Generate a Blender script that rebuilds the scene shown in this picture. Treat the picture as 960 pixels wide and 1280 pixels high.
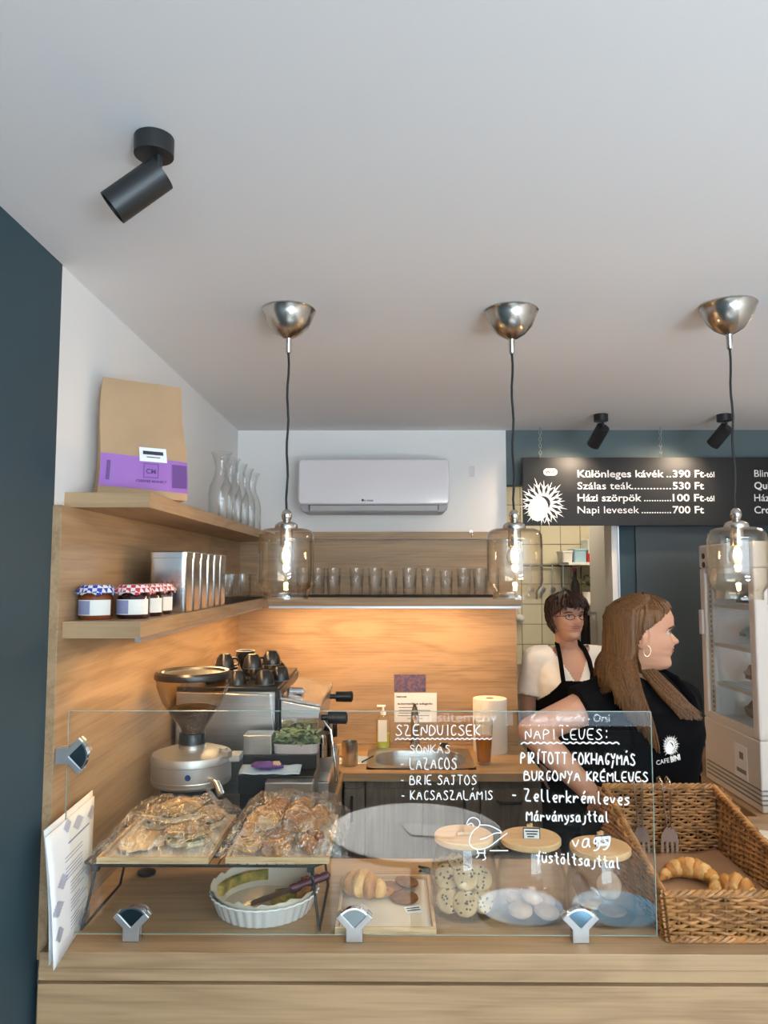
import bpy, bmesh, math, random
from mathutils import Vector, Matrix, Euler, noise
R = math.radians
PI = math.pi
random.seed(7)
S = bpy.context.scene
for o in list(bpy.data.objects): bpy.data.objects.remove(o)
C = S.collection

# ---------------------------------------------------------------- camera
CAMZ = 1.74
F = 940.0
PITCH, YAW = R(4.62), R(0.43)
cd = bpy.data.cameras.new('camera'); cam = bpy.data.objects.new('camera', cd); C.objects.link(cam)
cd.sensor_fit = 'VERTICAL'; cd.sensor_height = 36; cd.lens = F / 1280 * 36
cd.clip_start = .02
cam.location = (0, 0, CAMZ); cam.rotation_euler = (PI / 2 + PITCH, 0, YAW)
S.camera = cam
CM = Euler((PI / 2 + PITCH, 0, YAW)).to_matrix()
def at(px, py, Y=None, Z=None, X=None):
    """point of the place seen at photo pixel (px,py) on the plane Y=.., Z=.. or X=.."""
    d = CM @ Vector(((px - 480) / F, (640 - py) / F, -1))
    if Y is not None: t = Y / d.y
    elif Z is not None: t = (Z - CAMZ) / d.z
    else: t = X / d.x
    return Vector((0, 0, CAMZ)) + d * t

# ---------------------------------------------------------------- world, light, exposure
W = bpy.data.worlds.new('world'); S.world = W; W.use_nodes = True
bgn = W.node_tree.nodes['Background']; bgn.inputs[0].default_value = (.62, .80, 1, 1); bgn.inputs[1].default_value = 2.4
S.view_settings.view_transform = 'Standard'; S.view_settings.look = 'None'
S.view_settings.exposure = 0.0; S.view_settings.gamma = 1
S.view_settings.use_curve_mapping = False
S.cycles.transparent_max_bounces = 48; S.cycles.max_bounces = 14
def area(name, loc, rot, sx, sy, power, col):
    l = bpy.data.lights.new(name, 'AREA'); l.shape = 'RECTANGLE'; l.size = sx; l.size_y = sy
    l.energy = power; l.color = col
    o = bpy.data.objects.new(name, l); C.objects.link(o); o.location = loc; o.rotation_euler = rot
    return o
# daylight coming through the shop window behind the camera
area('window_daylight', (1.0, -2.75, 1.62), (R(90), 0, 0), 2.9, 1.6, 95, (.68, .86, 1))
# lamp added outdoors, aimed up through the same window to brighten the ceiling
area('outdoor_added_fill', (1.0, -3.7, -.35), (R(135), 0, 0), 4.0, 1.6, 2900, (.72, .88, 1))
sl = bpy.data.lights.new('sun', 'SUN'); sl.energy = 24; sl.angle = R(.6); sl.color = (1, .95, .88)
so = bpy.data.objects.new('sun', sl); C.objects.link(so); so.rotation_euler = (R(66), 0, R(-4))
# fill light added over the cafe hall, at ceiling height behind the camera
area('hall_added_fill', (1.2, -0.4, 2.44), (0, 0, 0), 1.6, .5, 34, (1, .88, .74))
area('work_aisle_lamp', (1.75, 2.6, 2.44), (0, 0, 0), .35, .35, 7, (1, .88, .76))
area('kitchen_added_fill', (1.3, 4.8, 2.44), (0, 0, 0), .7, .7, 17, (1, .85, .62))  # added out of view to light the kitchen warmly
# led strips in profiles under the lower shelf
area('led_strip_back', (-.02, 3.50, 1.582), (R(14), 0, 0), 1.05, .02, 7.6, (1, .60, .27))
area('led_strip_left', (-.62, 2.60, 1.582), (0, R(-14), 0), .02, 1.65, 7.0, (1, .62, .29))

# ---------------------------------------------------------------- materials
def nt(name):
    m = bpy.data.materials.new(name); m.use_nodes = True
    n = m.node_tree.nodes; n.clear()
    out = n.new('ShaderNodeOutputMaterial')
    return m, n, m.node_tree.links, out
def mat(name, col, rough=.5, metal=0, var=0, scale=20, bump=0, bscale=60, spec=.5, col2=None, trans=0, emit=0, sub=0, aniso=None, coat=0):
    m, n, l, out = nt(name)
    p = n.new('ShaderNodeBsdfPrincipled'); l.new(p.outputs[0], out.inputs[0])
    c = (*col, 1)
    p.inputs['Base Color'].default_value = c
    p.inputs['Roughness'].default_value = rough; p.inputs['Metallic'].default_value = metal
    p.inputs['Specular IOR Level'].default_value = spec
    p.inputs['Coat Weight'].default_value = coat
    if trans: p.inputs['Transmission Weight'].default_value = trans
    if sub: p.inputs['Subsurface Weight'].default_value = sub; p.inputs['Subsurface Radius'].default_value = (.02, .008, .004)
    if emit: p.inputs['Emission Color'].default_value = c; p.inputs['Emission Strength'].default_value = emit
    tc = n.new('ShaderNodeTexCoord')
    if var or col2:
        ns = n.new('ShaderNodeTexNoise'); ns.inputs['Scale'].default_value = scale; ns.inputs['Detail'].default_value = 5
        mp = n.new('ShaderNodeMapping'); l.new(tc.outputs['Object'], mp.inputs[0]); l.new(mp.outputs[0], ns.inputs['Vector'])
        if aniso: mp.inputs['Scale'].default_value = aniso
        r = n.new('ShaderNodeValToRGB'); l.new(ns.outputs[0], r.inputs[0]); l.new(r.outputs[0], p.inputs['Base Color'])
        r.color_ramp.elements[0].position = .35; r.color_ramp.elements[1].position = .65
        r.color_ramp.elements[0].color = (*(col2 or [x * (1 - var) for x in col]), 1)
        r.color_ramp.elements[1].color = (*(col if col2 else [min(1, x * (1 + var)) for x in col]), 1)
    if bump:
        nb = n.new('ShaderNodeTexNoise'); nb.inputs['Scale'].default_value = bscale; nb.inputs['Detail'].default_value = 4
        l.new(tc.outputs['Object'], nb.inputs['Vector'])
        b = n.new('ShaderNodeBump'); b.inputs['Strength'].default_value = bump; b.inputs['Distance'].default_value = .01
        l.new(nb.outputs[0], b.inputs['Height']); l.new(b.outputs[0], p.inputs['Normal'])
    return m
def wood(name, axis, light, dark, rough=.45, s=1.0):
    m, n, l, out = nt(name)
    p = n.new('ShaderNodeBsdfPrincipled'); l.new(p.outputs[0], out.inputs[0]); p.inputs['Roughness'].default_value = rough
    p.inputs['Specular IOR Level'].default_value = .35
    tc = n.new('ShaderNodeTexCoord')
    def grain(al, ac, detail, dist):
        mp = n.new('ShaderNodeMapping'); sc = [ac, ac, ac]; sc[axis] = al
        mp.inputs['Scale'].default_value = [x * s for x in sc]
        l.new(tc.outputs['Object'], mp.inputs[0])
        ns = n.new('ShaderNodeTexNoise'); ns.inputs['Scale'].default_value = 1; ns.inputs['Detail'].default_value = detail
        ns.inputs['Distortion'].default_value = dist
        l.new(mp.outputs[0], ns.inputs['Vector']); return ns.outputs[0]
    a = grain(1.0, 6, 3, .9); b = grain(4, 150, 3, .2)
    w = n.new('ShaderNodeMath'); w.operation = 'MULTIPLY'; w.inputs[1].default_value = 4.0; l.new(a, w.inputs[0])
    pp = n.new('ShaderNodeMath'); pp.operation = 'PINGPONG'; pp.inputs[1].default_value = .5; l.new(w.outputs[0], pp.inputs[0])
    ad = n.new('ShaderNodeMath'); ad.operation = 'MULTIPLY_ADD'; ad.inputs[1].default_value = .92; l.new(pp.outputs[0], ad.inputs[0]); l.new(b, ad.inputs[2])
    r = n.new('ShaderNodeValToRGB'); l.new(ad.outputs[0], r.inputs[0])
    e = r.color_ramp.elements; e[0].position = .30; e[1].position = .92; e[0].color = (*dark, 1); e[1].color = (*light, 1)
    l.new(r.outputs[0], p.inputs['Base Color'])
    bm_ = n.new('ShaderNodeBump'); bm_.inputs['Strength'].default_value = .08; bm_.inputs['Distance'].default_value = .002
    l.new(b, bm_.inputs['Height']); l.new(bm_.outputs[0], p.inputs['Normal'])
    return m
def glass(name, tint=(1, 1, 1), edge=(.75, .78, .76), rough=.0, gain=1.0):
    """thin clear glass: Fresnel reflection over straight transmission, darker where looked through edgewise"""
    m, n, l, out = nt(name)
    g = n.new('ShaderNodeNewGeometry')
    mx = n.new('ShaderNodeMapRange'); mx.inputs[3].default_value = 1.5; mx.inputs[4].default_value = 1 / 1.5
    l.new(g.outputs['Backfacing'], mx.inputs[0])
    fr = n.new('ShaderNodeFresnel'); l.new(mx.outputs[0], fr.inputs[0])
    mu = n.new('ShaderNodeMath'); mu.operation = 'MULTIPLY'; mu.use_clamp = True; mu.inputs[1].default_value = gain; l.new(fr.outputs[0], mu.inputs[0])
    lw = n.new('ShaderNodeLayerWeight'); lw.inputs[0].default_value = .35
    cm = n.new('ShaderNodeMix'); cm.data_type = 'RGBA'; cm.inputs[6].default_value = (*tint, 1); cm.inputs[7].default_value = (*edge, 1)
    l.new(lw.outputs['Facing'], cm.inputs[0])
    t = n.new('ShaderNodeBsdfTransparent'); l.new(cm.outputs[2], t.inputs[0])
    gl = n.new('ShaderNodeBsdfGlossy'); gl.inputs['Roughness'].default_value = rough
    ms = n.new('ShaderNodeMixShader'); l.new(mu.outputs[0], ms.inputs[0]); l.new(t.outputs[0], ms.inputs[1]); l.new(gl.outputs[0], ms.inputs[2])
    l.new(ms.outputs[0], out.inputs[0])
    return m
def film(name):
    m, n, l, out = nt(name)
    t = n.new('ShaderNodeBsdfTransparent'); t.inputs[0].default_value = (.93, .93, .92, 1)
    gl = n.new('ShaderNodeBsdfGlossy'); gl.inputs['Roughness'].default_value = .12
    tc = n.new('ShaderNodeTexCoord')
    nb = n.new('ShaderNodeTexNoise'); nb.inputs['Scale'].default_value = 38; nb.inputs['Detail'].default_value = 3; nb.inputs['Distortion'].default_value = 2
    l.new(tc.outputs['Object'], nb.inputs['Vector'])
    b = n.new('ShaderNodeBump'); b.inputs['Strength'].default_value = 1; b.inputs['Distance'].default_value = .012
    l.new(nb.outputs[0], b.inputs['Height']); l.new(b.outputs[0], gl.inputs['Normal'])
    ms = n.new('ShaderNodeMixShader'); ms.inputs[0].default_value = .24
    l.new(t.outputs[0], ms.inputs[1]); l.new(gl.outputs[0], ms.inputs[2]); l.new(ms.outputs[0], out.inputs[0])
    return m
def emis(name, col, s):
    m, n, l, out = nt(name); e = n.new('ShaderNodeEmission'); e.inputs[0].default_value = (*col, 1); e.inputs[1].default_value = s
    l.new(e.outputs[0], out.inputs[0]); return m
def translucent(name, col):
    m, n, l, out = nt(name); e = n.new('ShaderNodeBsdfTranslucent'); e.inputs[0].default_value = (*col, 1)
    l.new(e.outputs[0], out.inputs[0]); return m

OL, OD = (.42, .275, .15), (.27, .168, .088)
M = dict(
    oak_x=wood('oak along x', 0, OL, OD), oak_y=wood('oak along y', 1, OL, OD), oak_z=wood('oak along z', 2, OL, OD),
    grey_oak=wood('grey oak', 2, (.185, .15, .115), (.11, .088, .066)),
    bamboo=wood('bamboo', 0, (.70, .46, .24), (.58, .35, .16), s=2), tray=wood('tray wood', 0, (.66, .47, .27), (.52, .34, .17), s=2),
    ceil=mat('ceiling paint', (.78, .76, .755), .9, bump=.03, bscale=6), white=mat('white wall paint', (.80, .78, .76), .85, bump=.02),
    teal=mat('slate teal paint', (.034, .064, .080), .6, spec=.3, bump=.02), teal_l=mat('teal header paint', (.088, .122, .128), .6),
    slate=mat('dark slate door', (.040, .054, .062), .5), floor=mat('dark floor', (.026, .023, .021), .7, var=.15, scale=3),
    black=mat('matte black metal', (.012, .013, .014), .45), blackp=mat('black plastic', (.012, .012, .013), .3),
    signb=mat('sign board black', (.010, .009, .009), .45, spec=.3), signw=mat('white lettering', (.85, .83, .80), .6),
    chrome=mat('chrome', (.80, .80, .82), .08, 1), steel=mat('brushed steel', (.60, .58, .55), .28, 1, var=.08, scale=8, aniso=(1, 1, 30)),
    nickel=mat('brushed nickel', (.55, .51, .46), .24, 1), satin=mat('satin silver', (.50, .50, .49), .42, .85), tin=mat('tin plate', (.62, .62, .62), .25, 1),
    alu=mat('aluminium profile', (.42, .44, .47), .35, .8),
    acw=mat('glossy white plastic', (.72, .69, .71), .10, coat=.6), acg=mat('grey plastic', (.38, .36, .36), .4), acd=mat('vent dark', (.06, .06, .06), .5),
    glass=glass('clear glass', (1, 1, 1), (.86, .88, .87)), shieldg=glass('screen glass', (.975, .99, .98), (.90, .95, .93), gain=1.1),
    amber=glass('warm lamp glass', (1, .985, .96), (.90, .84, .74), gain=1.3), edgeg=mat('glass edge', (.30, .42, .38), .15),
    film=film('cling film'), cord=mat('black cable', (.01, .01, .01), .6),
    bulb=emis('lit filament', (1, .62, .24), 60), kraft=mat('kraft paper', (.42, .27, .15), .75, var=.06, scale=9, bump=.25, bscale=14),
    purple=mat('purple print', (.31, .13, .44), .6), purpled=mat('dark purple print', (.13, .05, .22), .6), paper=mat('white paper', (.80, .80, .80), .7),
    ink=mat('dark ink', (.03, .03, .05), .7), inkb=mat('blue grey ink', (.24, .26, .42), .7), marker=mat('white chalk marker', (.92, .92, .92), .7),
    parch=mat('baking paper', (.74, .66, .54), .7, var=.06, scale=15), jamd=mat('dark jam', (.035, .006, .008), .15), jamo=mat('amber jam', (.22, .05, .012), .15),
    skin=mat('skin', (.54, .29, .19), .5, sub=.10), skin2=mat('paler skin', (.52, .29, .205), .5, sub=.10), lip=mat('lips', (.42, .12, .10), .45), eye=mat('eye white', (.50, .46, .44), .3), iris=mat('dark iris', (.03, .018, .01), .2),
    brow=mat('eyebrow hair', (.05, .03, .018), .8), hair=mat('light brown hair', (.105, .047, .014), .45, var=.5, scale=1, aniso=(330, 330, 5), spec=.35),
    hair2=mat('dark auburn hair', (.030, .011, .008), .4, var=.5, scale=90), tee=mat('white cotton', (.78, .76, .72), .9, bump=.2, bscale=18),
    btee=mat('black cotton', (.006, .006, .007), .95, spec=.08, bump=.2, bscale=18), apron=mat('black apron cloth', (.004, .004, .005), .95, spec=.08, bump=.15, bscale=14), gold=mat('gold earring', (.55, .45, .3), .3, 1),
    trous=mat('dark trousers', (.02, .022, .03), .9), shoe=mat('dark shoe', (.02, .02, .02), .5),
    cookie=mat('pale cookie dough', (.52, .36, .19), .8, var=.18, scale=30, bump=.4, bscale=60), choc=mat('chocolate drops', (.05, .022, .010), .5),
    gbread=mat('gingerbread', (.20, .085, .035), .75, var=.2, scale=40, bump=.2), pinkc=mat('round biscuit', (.62, .40, .26), .7, var=.15, scale=25),
    pastry=mat('golden pastry', (.62, .29, .06), .5, col2=(.33, .11, .02), scale=16, bump=.5, bscale=50), pastry2=mat('pale pastry', (.74, .50, .20), .55, col2=(.52, .26, .07), scale=22, bump=.4, bscale=40),
    crust=mat('seeded bread crust', (.62, .42, .20), .8, col2=(.30, .16, .06), scale=55, bump=.8, bscale=90), dough=mat('croissant layer', (.74, .47, .17), .5, col2=(.56, .27, .07), scale=24, bump=.4), sugar=mat('pink sugar', (.75, .5, .42), .6),
    flat=mat('flat bread', (.76, .60, .38), .8, var=.1, scale=12, bump=.3), quiche=mat('vegetable quiche', (.60, .42, .10), .6, col2=(.13, .16, .03), scale=34, bump=.9, bscale=50), crumb=mat('toasted edge', (.36, .15, .04), .8, var=.3, scale=60),
    ceramic=mat('white ceramic', (.80, .80, .79), .18, coat=.3), kpurple=mat('purple handle', (.10, .03, .045), .35), wicker=mat('varnished willow', (.33, .155, .05), .45, var=.4, scale=25), wicker_d=mat('willow stakes', (.26, .11, .03), .45),
    brownp=mat('brown paper', (.30, .17, .09), .7, var=.08, scale=10, bump=.3, bscale=12), fridge=mat('white enamel', (.66, .60, .54), .3), fgrey=mat('grey gasket', (.22, .21, .20), .5), fwhite=mat('inner white', (.75, .73, .70), .5),
    card=mat('grey carton', (.30, .27, .24), .8), greenl=mat('green leaves', (.06, .13, .05), .6, var=.4, scale=60), greend=mat('pale green leaves', (.22, .30, .18), .6), soap=mat('yellow green soap', (.50, .50, .06), .1), lab=mat('label', (.75, .74, .68), .6),
    tea=mat('amber tea', (.60, .22, .03), .08, trans=.5), towel=mat('paper towel', (.84, .78, .70), .9, bump=.1, bscale=80), beans=mat('coffee beans', (.09, .045, .022), .5, var=.5, scale=160, bump=1, bscale=200),
    hopper=glass('smoky hopper plastic', (.97, .94, .89), (.82, .76, .68), rough=.08), bluep=mat('blue paper', (.40, .52, .66), .7), photo=mat('photo print', (.05, .05, .14), .4, col2=(.20, .10, .10), scale=60),
    tile=mat('cream tile', (.72, .66, .50), .25), grout=mat('grout', (.30, .27, .22), .9), red=mat('red plastic', (.55, .03, .03), .35), lblue=mat('light blue plastic', (.35, .55, .68), .4), pink=mat('pink bag', (.70, .50, .45), .5, bump=.5, bscale=10),
    gingham_r=None, gingham_b=None, blueseat=mat('pale blue seat', (.36, .62, .90), .55), tealseat=mat('blue seat', (.04, .36, .62), .55), tabletop=mat('grey laminate', (.17, .18, .20), .6),
    capm=mat('chrome cap with reflection tint', (.16, .22, .26), .1, 1), coin=mat('blue badge', (.02, .05, .20), .4), letterg=translucent('window lettering film', (.9, .95, 1)), mat_black=mat('ribbed rubber mat', (.012, .010, .010), .7))
def gingham(name, col):
    m, n, l, out = nt(name); p = n.new('ShaderNodeBsdfPrincipled'); l.new(p.outputs[0], out.inputs[0]); p.inputs['Roughness'].default_value = .8
    tc = n.new('ShaderNodeTexCoord'); ch = n.new('ShaderNodeTexChecker'); ch.inputs['Scale'].default_value = 95
    ch.inputs['Color1'].default_value = (*col, 1); ch.inputs['Color2'].default_value = (.75, .72, .72, 1)
    l.new(tc.outputs['Object'], ch.inputs['Vector']); l.new(ch.outputs[0], p.inputs['Base Color']); return m
M['gingham_r'] = gingham('red gingham', (.55, .03, .04)); M['gingham_b'] = gingham('blue gingham', (.02, .05, .38))

# ---------------------------------------------------------------- mesh helpers
class MB:
    def __init__(s): s.v = []; s.f = []
    def add(s, vs, fs):
        k = len(s.v); s.v += [tuple(p) for p in vs]; s.f += [tuple(i + k for i in f) for f in fs]; return s
    def box(s, x0, x1, y0, y1, z0, z1, rz=0, piv=None):
        vs = [Vector((x, y, z)) for z in (z0, z1) for y in (y0, y1) for x in (x0, x1)]
        if rz:
            c = Vector(piv or ((x0 + x1) / 2, (y0 + y1) / 2, 0)); m = Matrix.Rotation(rz, 3, 'Z'); vs = [m @ (p - c) + c for p in vs]
        return s.add(vs, [(0, 2, 3, 1), (4, 5, 7, 6), (0, 1, 5, 4), (2, 6, 7, 3), (0, 4, 6, 2), (1, 3, 7, 5)])
    def lathe(s, prof, c=(0, 0, 0), n=24, axis=None, sx=1, sy=1, flute=0, nf=0):
        """prof: (r,z) list, r=0 ends are closed to a point"""
        c = Vector(c); q = Vector((0, 0, 1)).rotation_difference(Vector(axis).normalized()).to_matrix() if axis else None
        rings = []; vs = []; fs = []
        for r, z in prof:
            if r <= 1e-6: vs.append(Vector((0, 0, z))); rings.append([len(vs) - 1])
            else:
                st = len(vs)
                for i in range(n):
                    a = 2 * PI * i / n; rr = r * (1 + flute * math.cos(nf * a)) if flute else r
                    vs.append(Vector((rr * sx * math.cos(a), rr * sy * math.sin(a), z)))
                rings.append(list(range(st, st + n)))
        for a, b in zip(rings, rings[1:]):
            if len(a) == 1 and len(b) == 1: continue
            for i in range(n):
                j = (i + 1) % n
                if len(a) == 1: fs.append((a[0], b[j], b[i]))
                elif len(b) == 1: fs.append((a[i], a[j], b[0]))
                else: fs.append((a[i], a[j], b[j], b[i]))
        vs = [(q @ p if q else p) + c for p in vs]
        return s.add(vs, fs)
    def cyl(s, c, r, h, n=20, axis=None, r2=None):
        return s.lathe([(0, 0), (r, 0), (r if r2 is None else r2, h), (0, h)], c, n, axis)
    def tube(s, pts, r, n=8, flat=1.0):
        pts = [Vector(p) for p in pts]; m = len(pts)
        rs = r if isinstance(r, (list, tuple)) else [r] * m
        vs = []; fs = []; up = None
        for i, p in enumerate(pts):
            d = (pts[min(i + 1, m - 1)] - pts[max(i - 1, 0)])
            d = d.normalized() if d.length > 1e-9 else Vector((0, 0, 1))
            if up is None: up = d.orthogonal().normalized()
            up = (up - d * up.dot(d)); up = up.normalized() if up.length > 1e-6 else d.orthogonal().normalized()
            w = d.cross(up)
            for k in range(n):
                a = 2 * PI * k / n; vs.append(p + (up * math.cos(a) * flat + w * math.sin(a)) * rs[i])
        for i in range(m - 1):
            for k in range(n):
                k2 = (k + 1) % n; fs.append((i * n + k, i * n + k2, (i + 1) * n + k2, (i + 1) * n + k))
        fs.append(tuple(range(n))[::-1]); fs.append(tuple(range((m - 1) * n, m * n)))
        return s.add(vs, fs)
    def cap(s, a, b, ra, rb, n=14):
        """rounded tapered capsule"""
        a, b = Vector(a), Vector(b); d = (b - a).normalized(); pts = []; rs = []
        for i in range(5):
            t = PI / 2 * (1 - i / 4.0); pts.append(a - d * ra * math.sin(t)); rs.append(max(ra * math.cos(t), ra * .02))
        for i in range(5):
            t = PI / 2 * (i / 4.0); pts.append(b + d * rb * math.sin(t)); rs.append(max(rb * math.cos(t), rb * .02))
        return s.tube(pts, rs, n)
    def ell(s, c, rx, ry, rz, nu=16, nv=10, rot=None, nz=0, nsc=20, seed=0):
        c = Vector(c); vs = []; fs = []
        q = Euler(rot).to_matrix() if rot else None
        def P(u, v):
            p = Vector((math.sin(v) * math.cos(u), math.sin(v) * math.sin(u), math.cos(v)))
            k = 1 + nz * noise.noise(p * nsc * .1 + Vector((seed * 3.1, seed, 0))) if nz else 1
            p = Vector((p.x * rx, p.y * ry, p.z * rz)) * k
            return (q @ p if q else p) + c
        vs.append(P(0, 0))
        for j in range(1, nv):
            for i in range(nu): vs.append(P(2 * PI * i / nu, PI * j / nv))
        vs.append(P(0, PI)); L = len(vs) - 1
        for i in range(nu):
            k = (i + 1) % nu; fs.append((0, 1 + i, 1 + k)); fs.append((L, L - nu + k, L - nu + i))
        for j in range(nv - 2):
            for i in range(nu):
                k = (i + 1) % nu; a = 1 + j * nu; b = a + nu; fs.append((a + i, b + i, b + k, a + k))
        return s.add(vs, fs)
    def rings(s, rs, n=32, e=2.0, close=True):
        """loft of superellipse rings (cx,cy,z,rx,ry[,exp])"""
        vs = []; fs = []
        for r in rs:
            ex = r[5] if len(r) > 5 else e
            for i in range(n):
                a = 2 * PI * i / n; ca, sa = math.cos(a), math.sin(a)
                vs.append((r[0] + r[3] * math.copysign(abs(ca) ** (2 / ex), ca), r[1] + r[4] * math.copysign(abs(sa) ** (2 / ex), sa), r[2]))
        for j in range(len(rs) - 1):
            for i in range(n):
                k = (i + 1) % n; fs.append((j * n + i, j * n + k, (j + 1) * n + k, (j + 1) * n + i))
        if close: fs.append(tuple(range(n))[::-1]); fs.append(tuple(range((len(rs) - 1) * n, len(rs) * n)))
        return s.add(vs, fs)
    def grid(s, fn, nu, nv, thick=0):
        vs = [fn(i / nu, j / nv) for j in range(nv + 1) for i in range(nu + 1)]; w = nu + 1
        fs = [(j * w + i, j * w + i + 1, (j + 1) * w + i + 1, (j + 1) * w + i) for j in range(nv) for i in range(nu)]
        return s.add(vs, fs)
    def prism(s, poly, y0, y1, plane='xz'):
        n = len(poly)
        if plane == 'xz': vs = [(a, y0, b) for a, b in poly] + [(a, y1, b) for a, b in poly]
        elif plane == 'xy': vs = [(a, b, y0) for a, b in poly] + [(a, b, y1) for a, b in poly]
        else: vs = [(y0, a, b) for a, b in poly] + [(y1, a, b) for a, b in poly]
        fs = [tuple(range(n)), tuple(range(n, 2 * n))[::-1]] + [(i, i + n, (i + 1) % n + n, (i + 1) % n) for i in range(n)]
        return s.add(vs, fs)
    def mesh(s, name, smooth=False):
        me = bpy.data.meshes.new(name); me.from_pydata(s.v, [], s.f); me.validate()
        bm = bmesh.new(); bm.from_mesh(me); bmesh.ops.recalc_face_normals(bm, faces=bm.faces); bm.to_mesh(me); bm.free()
        if smooth:
            for p in me.polygons: p.use_smooth = True
            me.set_sharp_from_angle(angle=R(38))
        return me
    def build(s, name, m, parent=None, smooth=False, bevel=0, label=None, stuff=False, solid=0, sub=0):
        me = s.mesh(name, smooth); return put(name, me, m, parent, bevel, label, stuff, solid, sub)
def put(name, me, m, parent=None, bevel=0, label=None, stuff=False, solid=0, sub=0):
    o = bpy.data.objects.new(name, me); C.objects.link(o); me.materials.clear(); me.materials.append(M[m] if isinstance(m, str) else m)
    if parent: o.parent = parent
    if sub: md = o.modifiers.new('s', 'SUBSURF'); md.levels = md.render_levels = sub
    if solid: md = o.modifiers.new('t', 'SOLIDIFY'); md.thickness = solid; md.offset = 0
    if bevel: md = o.modifiers.new('b', 'BEVEL'); md.width = bevel; md.segments = 2; md.limit_method = 'ANGLE'
    if label: o['label'] = label
    if stuff: o['kind'] = 'stuff'
    return o
def T(name, label, cat, loc=(0, 0, 0), rz=0, group=None, rot=None):
    o = bpy.data.objects.new(name, None); C.objects.link(o); o.empty_display_size = .05
    o.location = loc; o.rotation_euler = rot or (0, 0, rz); o['label'] = label; o['category'] = cat
    if group: o['group'] = group
    return o
def tag(o, label, cat, group=None, loc=None, rz=0, rot=None):
    o['label'] = label; o['category'] = cat
    if group: o['group'] = group
    if loc is not None: o.location = loc
    if rz: o.rotation_euler = (0, 0, rz)
    if rot: o.rotation_euler = rot
    return o
def struct(name, mb, m, bevel=0, parent=None, loc=None):
    o = mb.build(name, m, parent, bevel=bevel)
    if not parent: o['kind'] = 'structure'
    if loc: o.location = loc
    return o
def dup(root, loc, rz=None, label=None, rot=None, scale=None):
    def rec(o, par):
        c = o.copy(); C.objects.link(c); c.parent = par
        for ch in kids.get(o.name, []): rec(ch, c)
        return c
    kids = {}
    for o in list(root.children_recursive): kids.setdefault(o.parent.name, []).append(o)
    r = rec(root, None); r.location = loc
    if rz is not None: r.rotation_euler = (0, 0, rz)
    if rot: r.rotation_euler = rot
    if label: r['label'] = label
    if scale: r.scale = scale
    return r
TS = bpy.data.scenes.new('scratch')          # empty scratch scene: evaluating there is quick
def evaluate(o):
    TS.collection.objects.link(o); 
    with bpy.context.temp_override(scene=TS, view_layer=TS.view_layers[0]): dg = bpy.context.evaluated_depsgraph_get(); dg.update()
    r = bpy.data.meshes.new_from_object(o.evaluated_get(dg), depsgraph=dg); bpy.data.objects.remove(o); return r
def remesh(mb, voxel, smooth=2):
    me = mb.mesh('tmp'); o = bpy.data.objects.new('tmp', me)
    md = o.modifiers.new('r', 'REMESH'); md.mode = 'VOXEL'; md.voxel_size = voxel; md.adaptivity = 0
    if smooth: m2 = o.modifiers.new('s', 'SMOOTH'); m2.factor = .5; m2.iterations = smooth
    r = evaluate(o)
    for p in r.polygons: p.use_smooth = True
    return r
def keep_faces(me, fn):
    bm = bmesh.new(); bm.from_mesh(me)
    bmesh.ops.delete(bm, geom=[f for f in bm.faces if not fn(f.calc_center_median(), f.normal)], context='FACES')
    bm.to_mesh(me); bm.free(); return me
def text(name, s, m, parent, loc, height, rot=(PI / 2, 0, 0), bold=0, width=None, label=None, spacing=1, mirror=False, ext=.0004):
    cu = bpy.data.curves.new('t', 'FONT'); cu.body = s; cu.size = 1; cu.offset = bold; cu.space_character = spacing; cu.resolution_u = 3
    me = evaluate(bpy.data.objects.new('t', cu))
    k = height / .73; xs = [v.co.x for v in me.vertices]; kx = width / (max(xs) - min(xs)) if width else k; x0 = min(xs)
    for v in me.vertices: v.co = Vector(((v.co.x - x0) * kx * (-1 if mirror else 1), v.co.y * k, 0))
    me.name = name
    q = put(name, me, m, parent, label=label, solid=ext); q.location = loc; q.rotation_euler = rot; return q
def ordn(i): return ['first', 'second', 'third', 'fourth', 'fifth', 'sixth', 'seventh', 'eighth', 'ninth', 'tenth', 'eleventh', 'twelfth', 'thirteenth', 'fourteenth'][i]
# ================================================================ setting
WL, WB, CEIL, ZC, ZB = -.765, 3.75, CAMZ + .716, .94, .907     # left wall, back wall, ceiling, front counter, back worktop
struct('floor', MB().box(-.9, 2.75, -2.7, 6, -.1, 0), 'floor')
struct('ceiling', MB().box(-.9, 2.75, -2.7, 6, CEIL, CEIL + .1), 'ceil')
struct('wall_left', MB().box(WL - .12, WL, -2.7, 6, 0, CEIL), 'white')
struct('trim_1', MB().box(WL, WL + .003, -2.6, 1.695, 0, CEIL), 'teal')['label'] = 'slate teal painted lining of the left wall'
struct('wall_back', MB().box(WL, .585, WB, WB + .12, 0, CEIL), 'white')
struct('wall_header', MB().box(.585, 2.7, WB, WB + .10, 2.18, CEIL), 'teal_l')
struct('wall_partition', MB().box(1.135, 2.7, WB, WB + .10, 0, 2.18), 'teal')
struct('wall_right', MB().box(2.62, 2.74, -2.7, 6, 0, CEIL), 'white')
struct('wall_kitchen', MB().box(-.8, 2.7, 5.72, 5.8, 0, CEIL), 'grout')
wf = MB(); wf.box(-.8, -.45, -2.7, -2.6, 0, CEIL); wf.box(2.45, 2.7, -2.7, -2.6, 0, CEIL); wf.box(-.45, 2.45, -2.7, -2.6, 0, .50); wf.box(-.45, 2.45, -2.7, -2.6, 2.42, CEIL)
struct('wall_front', wf, 'slate')
w1 = struct('window_1', MB().box(-.45, 2.45, -2.68, -2.64, .50, .53).box(-.45, 2.45, -2.68, -2.64, 2.38, 2.42).box(.98, 1.02, -2.68, -2.64, .50, 2.42), 'black')
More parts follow.
